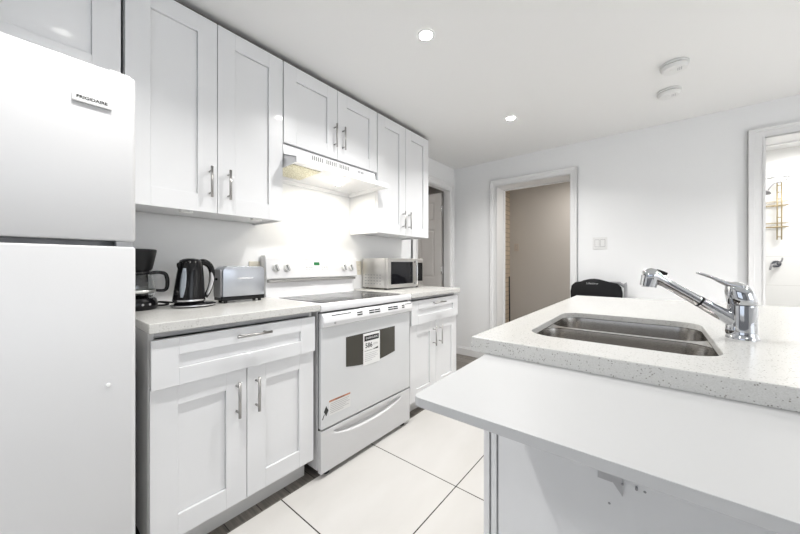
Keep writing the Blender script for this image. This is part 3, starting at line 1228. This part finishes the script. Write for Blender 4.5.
# faucet
t = thing('kitchen_faucet', 'chrome pull-out mixer tap beside the sink', 'faucet', (0.187, 1.25, 0.91))
fx, fy = 0.187, 1.250


def lean(z):
    return (-0.012 * max(0, (z - 0.09) / 0.06) ** 1.5 if z > 0.09 else 0, 0)


bm = nb()
lathe(bm, [(0.033, 0.0), (0.033, 0.004), (0.030, 0.008), (0.029, 0.02), (0.029, 0.085), (0.0285, 0.0905)], (fx, fy, 0.91), 40)
smooth(obj('body', bm, M['chrome'], t), 40)
bm = nb()
lathe(bm, [(0.028, 0.0915), (0.0295, 0.093), (0.0300, 0.110), (0.0285, 0.126), (0.025, 0.138), (0.019, 0.147), (0.009, 0.153), (0.002, 0.154)], (fx, fy, 0.91), 40, off=lean)
cap = smooth(obj('handle_cap', bm, M['chrome'], t), 50)
bm = nb()
tube(bm, [(fx - 0.004, fy, 1.050), (fx - 0.030, fy - 0.003, 1.058), (fx - 0.058, fy - 0.006, 1.074), (fx - 0.083, fy - 0.008, 1.085), (fx - 0.092, fy - 0.009, 1.087)], [0.026, 0.018, 0.011, 0.0095, 0.006], 16, sub=5, flat=0.42)
obj('lever', bm, M['chrome'], t)
p_at = Vector((fx - 0.010, fy - 0.002, 0.952))
p_hd = Vector((0.008, 1.205, 1.071))
dr = (p_hd - p_at).normalized()
Ls = (p_hd - p_at).length
bm = nb()
cyl(bm, p_at, p_at + dr * Ls * 0.44, 0.0190, 0.0155, 28)
lathe(bm, [(0.019, -0.030), (0.021, -0.018), (0.0205, -0.004), (0.016, 0.008)], (fx - 0.013, fy - 0.003, 0.945), 28)
smooth(obj('spout', bm, M['chrome'], t), 50)
bm = nb()
cyl(bm, p_at + dr * Ls * 0.44, p_at + dr * Ls * 0.465, 0.0160, 0.0160, 28)
obj('collar', bm, M['black_matt'], t)
bm = nb()
s0 = p_at + dr * Ls * 0.465
tube(bm, [s0, s0 + dr * Ls * 0.25, s0 + dr * Ls * 0.42, p_hd, p_hd + dr * 0.018 + Vector((0, 0, -0.004)), p_hd + dr * 0.033 + Vector((0, 0, -0.018))], [0.0155, 0.0145, 0.0145, 0.0185, 0.0240, 0.0200], 24, sub=5)
sp = smooth(obj('spray_head', bm, M['chrome'], t), 60)
bm = nb()
nz_c = p_hd + dr * 0.020 + Vector((0, 0, -0.006))
cyl(bm, nz_c, nz_c + Vector((-0.006, 0, -0.030)), 0.0225, 0.0205, 28)
smooth(obj('nozzle', bm, M['chrome'], t), 40)
bm = nb()
cyl(bm, nz_c + Vector((-0.006, 0, -0.0302)), nz_c + Vector((-0.006, 0, -0.031)), 0.016, 0.016, 24)
obj('aerator', bm, M['grey_plastic'], t)
bm = nb()
tube(bm, [p_hd + Vector((0.022, 0.006, 0.0125)), p_hd + Vector((0.0, 0, 0.020)), p_hd + Vector((-0.016, -0.004, 0.019))], [0.004, 0.0065, 0.004], 12, sub=4)
obj('spray_button', bm, M['black_matt'], sp)

# ledge (breakfast board) fixed to the island with two brackets
lt = thing('breakfast_ledge', 'smooth white breakfast ledge board fixed below the island worktop', 'table', (0.2, 0.66, 0.86))
LX0, LY0 = -0.345, 0.459
bm = nb()
prism(bm, [(LX0 + 0.012, LY0), (LX0 + 0.004, LY0 + 0.004), (LX0, LY0 + 0.014), (LX0 - 0.008, PY - 0.002), (1.0, PY - 0.002), (1.0, LY0)], 0.853, 0.8698, 'z', 0.0008)
obj('board', bm, M['ledge'], lt)
for bx0 in (-0.055, 0.60):
    bm = nb()
    prism(bm, [(PY - 0.003, 0.604), (PY - 0.003, 0.852), (PY - 0.15, 0.852), (PY - 0.15, 0.846), (PY - 0.012, 0.70), (PY - 0.006, 0.604)], bx0, bx0 + 0.002, 'x')
    box(bm, bx0 - 0.045, bx0 + 0.002, PY - 0.003, PY - 0.0005, 0.625, 0.852)
    box(bm, bx0 - 0.022, bx0 + 0.002, PY - 0.19, PY - 0.003, 0.8495, 0.8525)
    prism(bm, [(bx0 - 0.021, 0.70), (bx0 - 0.021, 0.634), (bx0 + 0.0015, 0.604), (bx0 + 0.0015, 0.70)], PY - 0.006, PY - 0.003, 'y')
    bk = obj('bracket', bm, M['bracket'], lt)
    for dx in (0.001, 0.026):
        bm = nb()
        cyl(bm, (bx0 + dx, PY - 0.0062 if dx < 0.01 else PY - 0.0005, 0.632), (bx0 + dx, PY - 0.010, 0.632), 0.0024, seg=14)
        obj('screw', bm, M['grey_plastic'], bk)

# ------------------------------------------------------------------ worktop appliances
CT = 0.910
# toaster
TX0, TX1, TY0, TY1 = -1.835, -1.725, 0.672, 0.893
t = thing('toaster', 'long silver toaster with black base beside the kettle', 'toaster', ((TX0 + TX1) / 2, (TY0 + TY1) / 2, CT))
bm = nb()
prism(bm, [(TY0, CT + 0.034), (TY1, CT + 0.034), (TY1, CT + 0.172), (TY1 - 0.006, CT + 0.184), (TY1 - 0.020, CT + 0.192), (TY0 + 0.020, CT + 0.192), (TY0 + 0.006, CT + 0.184), (TY0, CT + 0.172)], TX0, TX1, 'x', 0.003)
tb = smooth(obj('shell', bm, M['toaster'], t), 40)
bm = nb()
box(bm, TX0 + 0.004, TX1 - 0.004, TY0 - 0.004, TY1 + 0.003, CT + 0.012, CT + 0.036, 0.004)
obj('base', bm, M['black_matt'], t)
bm = nb()
rbox(bm, TX0 + 0.010, TX1 - 0.012, TY0 - 0.008, TY0 + 0.004, CT + 0.03, CT + 0.176, 'y', 0.012, 5)
ep = obj('end_panel', bm, M['grey_plastic'], t)
bm = nb()
box(bm, -1.795, -1.770, TY0 - 0.020, TY0 - 0.008, CT + 0.12, CT + 0.132, 0.003)
obj('lever', bm, M['black'], ep)
bm = nb()
box(bm, -1.800, -1.760, TY0 + 0.03, TY1 - 0.03, CT + 0.1915, CT + 0.1928)
obj('slot', bm, M['dark_gap'], t)
bm = nb()
prism(bm, [(0.738, CT + 0.130), (0.75, CT + 0.126), (0.82, CT + 0.126), (0.832, CT + 0.130), (0.785, CT + 0.134)], TX1 - 0.0005, TX1 + 0.002, 'x')
obj('badge', bm, M['silver'], t)
for x in (TX0 + 0.025, TX1 - 0.02):
    for y in (TY0 + 0.02, TY1 - 0.02):
        bm = nb()
        cyl(bm, (x, y, CT), (x, y, CT + 0.013), 0.009, seg=14)
        obj('foot', bm, M['rubber'], t)

# kettle
KX, KY = -1.735, 0.531
t = thing('electric_kettle', 'glossy black electric kettle on its round base', 'kettle', (KX, KY, CT))
bm = nb()
lathe(bm, [(0.086, 0.0), (0.092, 0.004), (0.092, 0.010), (0.080, 0.017), (0.068, 0.020)], (KX + 0.004, KY + 0.012, CT), 44, sx=0.92, sy=1.10)
smooth(obj('power_base', bm, M['black'], t), 40)
bm = nb()
lathe(bm, [(0.0925, 0.0065), (0.0937, 0.008), (0.0925, 0.0115)], (KX + 0.004, KY + 0.012, CT), 44, sx=0.92, sy=1.10, cap_bottom=False, cap_top=False)
obj('base_ring', bm, M['silver'], t)
bm = nb()


def kl(z):
    return (0, 0.010 * (z / 0.2))


lathe(bm, [(0.066, 0.021), (0.071, 0.028), (0.0715, 0.034), (0.069, 0.060), (0.064, 0.110), (0.058, 0.165), (0.053, 0.200), (0.050, 0.212)], (KX, KY - 0.010, CT), 48, off=kl)
kb = smooth(obj('body', bm, M['black'], t), 50)
bm = nb()
lathe(bm, [(0.0725, 0.030), (0.0728, 0.032), (0.0722, 0.037)], (KX, KY - 0.010, CT), 48, cap_bottom=False, cap_top=False, off=kl)
obj('band', bm, M['silver'], kb)
bm = nb()
lathe(bm, [(0.051, 0.2125), (0.047, 0.222), (0.034, 0.229), (0.015, 0.232), (0.001, 0.2325)], (KX, KY - 0.001, CT), 40)
smooth(obj('lid', bm, M['black'], t), 50)
# spout lip towards -y
bm = nb()
tube(bm, [(KX, KY - 0.038, CT + 0.180), (KX, KY - 0.048, CT + 0.200), (KX, KY - 0.054, CT + 0.212)], [0.018, 0.015, 0.008], 14, sub=3)
obj('spout', bm, M['black'], t)
# water gauge on the front-left
bm = nb()
A = math.radians(-42)
vsA = []
for k in range(9):
    z = 0.050 + 0.135 * k / 8
    rr = 0.0722 - (z - 0.028) * 0.105
    hw = 0.011 * math.sin(PI * (0.12 + 0.76 * k / 8)) + 0.002
    row = []
    for s in (-1, -0.4, 0.4, 1):
        a = A + s * hw / rr
        row.append(bm.verts.new((KX + (rr + 0.0025) * math.cos(a), KY - 0.010 + kl(z)[1] + (rr + 0.0025) * math.sin(a), CT + z)))
    vsA.append(row)
for a_, b_ in zip(vsA, vsA[1:]):
    for k in range(3):
        bm.faces.new((a_[k], a_[k + 1], b_[k + 1], b_[k])).smooth = True
w_ = obj('water_gauge', bm, M['gauge'], kb)
so = w_.modifiers.new('s', 'SOLIDIFY')
so.thickness = 0.002
# handle on the +y side
bm = nb()
hyc = KY + 0.055
tube(bm, [(KX, KY + 0.030, CT + 0.208), (KX, KY + 0.062, CT + 0.214), (KX, KY + 0.092, CT + 0.190), (KX, KY + 0.100, CT + 0.140), (KX, KY + 0.088, CT + 0.080), (KX, KY + 0.066, CT + 0.042)], [0.014, 0.016, 0.0155, 0.013, 0.012, 0.012], 16, sub=6)
kh = obj('handle', bm, M['black'], t)
bm = nb()
tube(bm, [(KX + 0.0075, KY + 0.094, CT + 0.165), (KX + 0.0085, KY + 0.097, CT + 0.130), (KX + 0.0085, KY + 0.087, CT + 0.085), (KX + 0.0085, KY + 0.072, CT + 0.052)], [0.005, 0.009, 0.0085, 0.005], 12, sub=5)
obj('grip_inlay', bm, M['lgrey'], kh)

t.scale = (0.93, 0.93, 1.0)

# coffee maker
CX, CY = -1.80, 0.334
t = thing('coffee_maker', 'black drip coffee maker partly behind the refrigerator', 'coffee maker', (CX, CY, CT))
bm = nb()
lathe(bm, [(0.074, 0.0), (0.080, 0.006), (0.081, 0.030), (0.076, 0.046), (0.070, 0.052)], (CX, CY, CT), 40)
box(bm, CX - 0.13, CX - 0.03, CY - 0.075, CY + 0.075, CT + 0.0, CT + 0.050, 0.01)
smooth(obj('base', bm, M['black'], t), 45)
bm = nb()
rbox(bm, CX - 0.135, CX - 0.075, CY - 0.075, CY + 0.070, CT + 0.045, CT + 0.262, 'z', 0.02, 5)
obj('water_tank', bm, M['black_matt'], t)
bm = nb()
lathe(bm, [(0.056, 0.175), (0.062, 0.185), (0.072, 0.235), (0.077, 0.262), (0.077, 0.268), (0.072, 0.271)], (CX, CY, CT), 40)
box(bm, CX - 0.10, CX, CY - 0.065, CY + 0.065, CT + 0.19, CT + 0.262, 0.006)
smooth(obj('filter_basket', bm, M['black_matt'], t), 45)
for dy in (-0.020, 0.012, 0.044):
    bm = nb()
    a = math.atan2(dy, 0.084)
    p = Vector((CX + 0.0795 * math.cos(a), CY + 0.0795 * math.sin(a), CT + 0.026))
    d = Vector((math.cos(a), math.sin(a), 0))
    cyl(bm, p, p + d * 0.003, 0.0045, seg=18)
    obj('button', bm, M['ink_grey'], t)
cr = thing('carafe', '', '', (0, 0, 0))
del cr['label'], cr['category']
cr.parent = t
bm = nb()
lathe(bm, [(0.050, 0.054), (0.064, 0.058), (0.072, 0.075), (0.073, 0.100), (0.066, 0.135), (0.056, 0.160), (0.054, 0.160), (0.064, 0.134), (0.071, 0.100), (0.070, 0.076), (0.062, 0.060), (0.050, 0.056)], (CX, CY, CT), 40)
smooth(obj('glass_jug', bm, M['glass'], cr), 60)
bm = nb()
lathe(bm, [(0.0725, 0.076), (0.0745, 0.077), (0.0745, 0.088), (0.0725, 0.089)], (CX, CY, CT), 40, cap_bottom=False, cap_top=False)
obj('band', bm, M['coffee'], cr)
bm = nb()
lathe(bm, [(0.057, 0.158), (0.062, 0.160), (0.062, 0.170), (0.050, 0.174)], (CX, CY, CT), 40)
obj('lid', bm, M['black'], cr)
bm = nb()
hd_ = Vector((0.25, 1.0, 0)).normalized()


def hp(r, z):
    return (CX + hd_.x * r, CY + hd_.y * r, CT + z)


tube(bm, [hp(0.056, 0.164), hp(0.085, 0.166), hp(0.108, 0.158), hp(0.116, 0.130), hp(0.114, 0.095), hp(0.102, 0.082), hp(0.072, 0.084)], [0.008, 0.008, 0.0085, 0.0085, 0.008, 0.007, 0.006], 14, sub=6)
obj('carafe_handle', bm, M['black'], cr)

# loose cords of the kettle and coffee maker
bm = nb()
tube(bm, [(-1.925, 0.430, CT + 0.005), (-1.87, 0.425, CT + 0.005), (-1.845, 0.445, CT + 0.006), (-1.865, 0.475, CT + 0.007), (-1.91, 0.465, CT + 0.012), (-1.90, 0.435, CT + 0.018), (-1.86, 0.455, CT + 0.020), (-1.875, 0.52, CT + 0.008), (-1.90, 0.60, CT + 0.005)], 0.0042, 10, sub=7)
tag(obj('power_cord', bm, M['black_matt']), 'black power cord looped between the coffee maker and the kettle', 'cord')

# microwave
MX1 = -1.640
MX0, MY0, MY1, MZ0, MZ1 = -1.93, 1.862, 2.352, CT + 0.012, CT + 0.256
t = thing('microwave_oven', 'stainless steel microwave oven on the counter right of the range', 'microwave', ((MX0 + MX1) / 2, (MY0 + MY1) / 2, CT))
bm = nb()
box(bm, MX0, MX1 - 0.03, MY0, MY1, MZ0, MZ1, 0.004)
mb = obj('case', bm, M['micro'], t)
bm = nb()
for r_ in range(4):
    for c_ in range(6):
        x = MX1 - 0.075 - c_ * 0.033
        z = MZ0 + 0.030 + r_ * 0.024
        box(bm, x - 0.018, x, MY0 - 0.0006, MY0 + 0.002, z, z + 0.007)
obj('side_vents', bm, M['grey_plastic'], mb)
ywin1 = MY0 + 0.345
bm = nb()
for a, b, c, d in ((MY0, MY0 + 0.038, MZ0, MZ1), (ywin1 - 0.012, ywin1 + 0.03, MZ0, MZ1), (MY0 + 0.038, ywin1 - 0.012, MZ0, MZ0 + 0.030), (MY0 + 0.038, ywin1 - 0.012, MZ1 - 0.030, MZ1)):
    box(bm, MX1 - 0.028, MX1, a, b, c, d, 0.0015)
md = obj('door', bm, M['micro'], t)
bm = nb()
box(bm, MX1 - 0.022, MX1 - 0.003, MY0 + 0.037, ywin1 - 0.011, MZ0 + 0.029, MZ1 - 0.029)
obj('window', bm, M['glass_dark'], md)
bm = nb()
hz0, hz1 = MZ0 + 0.018, MZ1 - 0.018
hy2 = ywin1 + 0.008
tube(bm, [(MX1, hy2, hz0 + 0.012), (MX1 + 0.026, hy2, hz0), (MX1 + 0.028, hy2, hz0 + 0.01), (MX1 + 0.030, hy2, (hz0 + hz1) / 2), (MX1 + 0.028, hy2, hz1 - 0.01), (MX1 + 0.026, hy2, hz1), (MX1, hy2, hz1 - 0.012)], 0.0075, 12)
obj('handle', bm, M['silver'], md)
bm = nb()
box(bm, MX1 - 0.028, MX1 - 0.001, ywin1 + 0.0325, MY1, MZ0, MZ1, 0.0015)
mp_ = obj('control_panel', bm, M['micro'], t)
bm = nb()
box(bm, MX1 - 0.010, MX1, ywin1 + 0.044, MY1 - 0.012, MZ0 + 0.045, MZ1 - 0.035)
obj('keypad', bm, M['black'], mp_)
for x in (MX0 + 0.03, MX1 - 0.05):
    for y in (MY0 + 0.03, MY1 - 0.03):
        bm = nb()
        cyl(bm, (x, y, CT), (x, y, MZ0 + 0.001), 0.012, seg=16)
        obj('foot', bm, M['rubber'], t)


# outlets and switches
def plate_x(name, label, y, z, w=0.07, h=0.115, m=None, cat='outlet', depth=0.006):
    t = thing(name, label, cat, (XL, y, z))
    bm = nb()
    box(bm, XL + 0.0005, XL + depth, y - w / 2, y + w / 2, z - h / 2, z + h / 2, 0.002)
    obj('cover_plate', bm, m, t)
    for dz in (-0.024, 0.024):
        bm = nb()
        rbox(bm, XL + depth, XL + depth + 0.002, y - 0.017, y + 0.017, z + dz - 0.015, z + dz + 0.015, 'x', 0.008, 4)
        s = obj('socket', bm, m, t)
        bm = nb()
        for dy in (-0.006, 0.006):
            box(bm, XL + depth + 0.002, XL + depth + 0.0025, y + dy - 0.001, y + dy + 0.001, z + dz - 0.004, z + dz + 0.005)
        obj('socket_slots', bm, M['dark_gap'], s)
    return t


plate_x('wall_outlet', 'ivory wall outlet beside the microwave', 1.835, 1.085, m=M['ivory'])
plate_x('wall_outlet', 'wall outlet behind the toaster, left of the range panel', 0.945, 1.075, m=M['ivory'])


def rocker_plate(label, x, y, z, gang, m):
    t = thing('light_switch', label, 'light switch', (x, y, z))
    w = 0.07 + 0.046 * (gang - 1)
    bm = nb()
    box(bm, x - w / 2, x + w / 2, y - 0.006, y - 0.0005, z - 0.0575, z + 0.0575, 0.002)
    obj('cover_plate', bm, m, t)
    for k in range(gang):
        cx_ = x + (k - (gang - 1) / 2) * 0.046
        bm = nb()
        box(bm, cx_ - 0.0185, cx_ + 0.0185, y - 0.0066, y - 0.0058, z - 0.035, z + 0.035)
        obj('rocker_frame', bm, M['grey_plastic'], t)
        bm = nb()
        prism(bm, [(y - 0.0066, z - 0.0325), (y - 0.0066, z + 0.0325), (y - 0.009, z + 0.0325), (y - 0.0115, z - 0.0325)], cx_ - 0.0165, cx_ + 0.0165, 'x', 0.0008)
        obj('rocker', bm, m, t)
    return t


rocker_plate('white double rocker light switch on the back wall', -0.397, YB, 1.316, 2, M['white_plastic'])
rocker_plate('small light switch on the beige hallway wall', -1.672, HY, 1.385, 1, mat('beige_switch', (0.56, 0.50, 0.44), 0.5))

# thin dark rod standing in the hallway corner
bm = nb()
cyl(bm, (-1.352, 3.775, 0.0), (-1.372, 3.80, 0.97), 0.009, 0.007, 14)
tag(obj('dark_pole', bm, M['black_matt']), 'dark upright pole standing just inside the hallway opening', 'pole')

# ------------------------------------------------------------------ ceiling fittings
DL = [(-0.926, 1.352), (-0.909, 2.555), (-0.935, 0.15), (1.75, 2.9), (1.75, 1.3), (-0.93, -1.05), (1.2, -1.2)]  # the two rightmost are unseen, added to brighten the far end
labels = ['round recessed ceiling downlight nearer the camera', 'round recessed ceiling downlight farther away, near the hallway opening',
          'round recessed downlight above the gap before the refrigerator', 'unseen fill downlight added near the right doorway', 'unseen fill downlight added beyond the right end of the island', 'round recessed downlight in the rear left corner behind the photographer', 'round recessed downlight in the rear right corner behind the photographer']
for (x, y), lb in zip(DL, labels):
    t = thing('recessed_downlight', lb, 'ceiling light', (x, y, ZC), 'recessed ceiling downlights')
    bm = nb()
    lathe(bm, [(0.046, -0.0005), (0.046, -0.004), (0.036, -0.006), (0.033, -0.002)], (x, y, ZC), 36, cap_bottom=False, cap_top=False)
    obj('trim_ring', bm, M['white_plastic'], t)
    bm = nb()
    lathe(bm, [(0.0335, -0.003), (0.033, -0.0045), (0.02, -0.006)], (x, y, ZC), 32)
    obj('lens', bm, M['lamp'], t)
    area_light('downlight_lamp', (x, y, ZC - 0.012), (0, 0, 0), P_DOWN * (2.3 if y > 2.8 else 0.9 if x > 1.5 else 0.50 if 0 < y < 0.5 else 1.0 if y > 0 else 0.7), 0.07, None, (1.0, 0.985, 0.965), 'DISK', math.radians(120 if 0 < y < 0.5 else 136))


def smoke_alarm(label, x, y, r, dark):
    t = thing('smoke_alarm', label, 'smoke alarm', (x, y, ZC), 'smoke alarms on the ceiling')
    bm = nb()
    lathe(bm, [(r * 0.92, 0.0), (r, -0.004), (r, -0.010), (r * 0.93, -0.013)], (x, y, ZC), 40)
    obj('base_plate', bm, M['white_plastic'], t)
    bm = nb()
    lathe(bm, [(r * 0.86, -0.0125), (r * 0.86, -0.019)], (x, y, ZC), 40)
    obj('vent_band', bm, M['groove'], t)
    bm = nb()
    lathe(bm, [(r * 0.95, -0.018), (r * 0.95, -0.024), (r * 0.82, -0.038), (r * 0.5, -0.043), (0.001, -0.044)], (x, y, ZC), 40)
    c = smooth(obj('cover', bm, M['white_plastic'], t), 40)
    bm = nb()
    lathe(bm, [(0.012, -0.0405), (0.012, -0.046), (0.009, -0.047)], (x - 0.01, y - 0.02, ZC), 20)
    obj('test_button', bm, M['white_plastic'], c)
    bm = nb()
    for k in range(3):
        box(bm, x + 0.014 + k * 0.008, x + 0.018 + k * 0.008, y - 0.03, y - 0.002, ZC - 0.0448, ZC - 0.0415)
    obj('sounder_slots', bm, M['lgrey'], c)


smoke_alarm('round white smoke alarm on the ceiling, nearer one with the bulkier body', 0.094, 2.49, 0.068, 0)
smoke_alarm('round flatter white alarm on the ceiling, nearer the back wall', 0.080, 2.85, 0.066, 0)

# ------------------------------------------------------------------ folding chair, folded and leaned on the back wall
t = thing('folding_chair', 'folded black folding chair with grey tube frame behind the island', 'chair', (-0.40, 3.34, 0))
cx0, cx1 = -0.622, -0.218
zt = 0.985
yb_ = 3.385
bm = nb()
pts = [(cx0 + 0.0, 0.72), (cx0 - 0.004, 0.86), (cx0 + 0.006, 0.915), (cx0 + 0.035, 0.945), (cx0 + 0.085, 0.955)]
pts += [(cx0 + 0.105, 0.966), (cx0 + 0.15, zt - 0.006), (cx0 + 0.19, zt - 0.002), (cx0 + 0.23, zt - 0.006), (cx0 + 0.275, 0.966)]
pts += [(cx1 - 0.085, 0.955), (cx1 - 0.035, 0.945), (cx1 - 0.006, 0.915), (cx1 + 0.004, 0.86), (cx1, 0.72)]
pts += [(cx1 - 0.03, 0.70), (cx0 + 0.03, 0.70)]
prism(bm, pts, yb_ - 0.012, yb_ + 0.012, 'y', 0.005)
cb_ = smooth(obj('backrest', bm, M['black_matt'], t), 40)
text('badge_lettering', 'Lifetime', 0.022, M['lgrey'], cb_, face_ny((-0.445, yb_ - 0.0125, 0.938)), 0.0003, stretch=1.3)
bm = nb()
prism(bm, [(cx0 + 0.01, 0.17), (cx0 + 0.01, 0.60), (cx1 - 0.01, 0.60), (cx1 - 0.01, 0.17)], yb_ - 0.06, yb_ - 0.038, 'y', 0.006)
obj('seat', bm, M['black_matt'], t)
bm = nb()
tube(bm, [(cx0 - 0.012, yb_ - 0.10, 0.0), (cx0 + 0.005, yb_ + 0.02, 0.80), (cx0 + 0.02, yb_ + 0.028, 0.90), (cx0 + 0.06, yb_ + 0.03, 0.930), (cx1 - 0.05, yb_ + 0.03, 0.946), (cx1 - 0.015, yb_ + 0.028, 0.940), (cx1 + 0.012, yb_ + 0.026, 0.918), (cx1 + 0.024, yb_ + 0.02, 0.87), (cx1 + 0.030, yb_ - 0.10, 0.0)], 0.0125, 14, sub=5)
obj('front_frame', bm, M['grey_plastic'], t)
bm = nb()
tube(bm, [(cx0 + 0.0, yb_ + 0.05, 0.0), (cx0 + 0.0, yb_ - 0.02, 0.66)], 0.011, 12)
tube(bm, [(cx1 + 0.0, yb_ + 0.05, 0.0), (cx1 + 0.0, yb_ - 0.02, 0.66)], 0.011, 12)
cyl(bm, (cx0, yb_ + 0.035, 0.15), (cx1, yb_ + 0.035, 0.15), 0.008, seg=12)
obj('rear_frame', bm, M['grey_plastic'], t)

# ------------------------------------------------------------------ shower room fittings
t = thing('shower_caddy', 'brass coloured hanging shower caddy seen through the right doorway', 'shower caddy', (0.99, 4.93, 1.4))
bm = nb()
for x in (0.985, 1.015):
    tube(bm, [(x, 4.955, 1.96), (x, 4.95, 1.68), (x, 4.955, 1.37)], 0.005, 10)
for z in (1.93, 1.86, 1.79, 1.60, 1.40):
    cyl(bm, (0.985, 4.952, z), (1.015, 4.952, z), 0.004, seg=10)
obj('hanger', bm, M['brass'], t)
for z in (1.72, 1.50):
    bm = nb()
    for y in (4.90, 4.985):
        cyl(bm, (0.86, y, z), (1.05, y, z), 0.0045, seg=10)
        cyl(bm, (0.86, y, z + 0.04), (1.05, y, z + 0.04), 0.003, seg=10)
    for x in (0.86, 0.905, 0.955, 1.0, 1.05):
        cyl(bm, (x, 4.90, z), (x, 4.985, z), 0.003, seg=8)
    obj('basket', bm, M['brass'], t)
t = thing('handheld_shower', 'chrome shower pipe and head above the brass caddy', 'shower', (0.95, 5.0, 1.98))
bm = nb()
tube(bm, [(1.06, 4.998, 1.99), (1.055, 4.90, 2.0), (0.99, 4.86, 2.0), (0.90, 4.86, 1.995)], 0.006, 12, sub=4)
obj('arm', bm, M['chrome'], t)
bm = nb()
tube(bm, [(1.0, 4.90, 1.955), (0.95, 4.89, 1.94), (0.905, 4.88, 1.87)], 0.006, 12, sub=4)
cyl(bm, (0.905, 4.88, 1.875), (0.895, 4.87, 1.85), 0.012, 0.035, 24)
obj('shower_head', bm, M['grey_plastic'], t)
t = thing('shower_mixer', 'chrome shower tap low on the white tiled wall', 'faucet', (0.98, 5.0, 1.12))
bm = nb()
cyl(bm, (0.985, 4.9985, 1.12), (0.985, 4.975, 1.12), 0.038, 0.034, 28)
cyl(bm, (0.985, 4.975, 1.12), (0.985, 4.93, 1.12), 0.018, 0.015, 20)
obj('valve', bm, M['chrome'], t)
bm = nb()
tube(bm, [(0.985, 4.94, 1.12), (1.01, 4.93, 1.15), (1.015, 4.925, 1.185)], [0.009, 0.007, 0.006], 12, sub=3)
tube(bm, [(0.985, 4.95, 1.11), (0.94, 4.90, 1.11), (0.925, 4.89, 1.06)], [0.010, 0.009, 0.008], 12, sub=3)
obj('lever', bm, M['grey_plastic'], t)
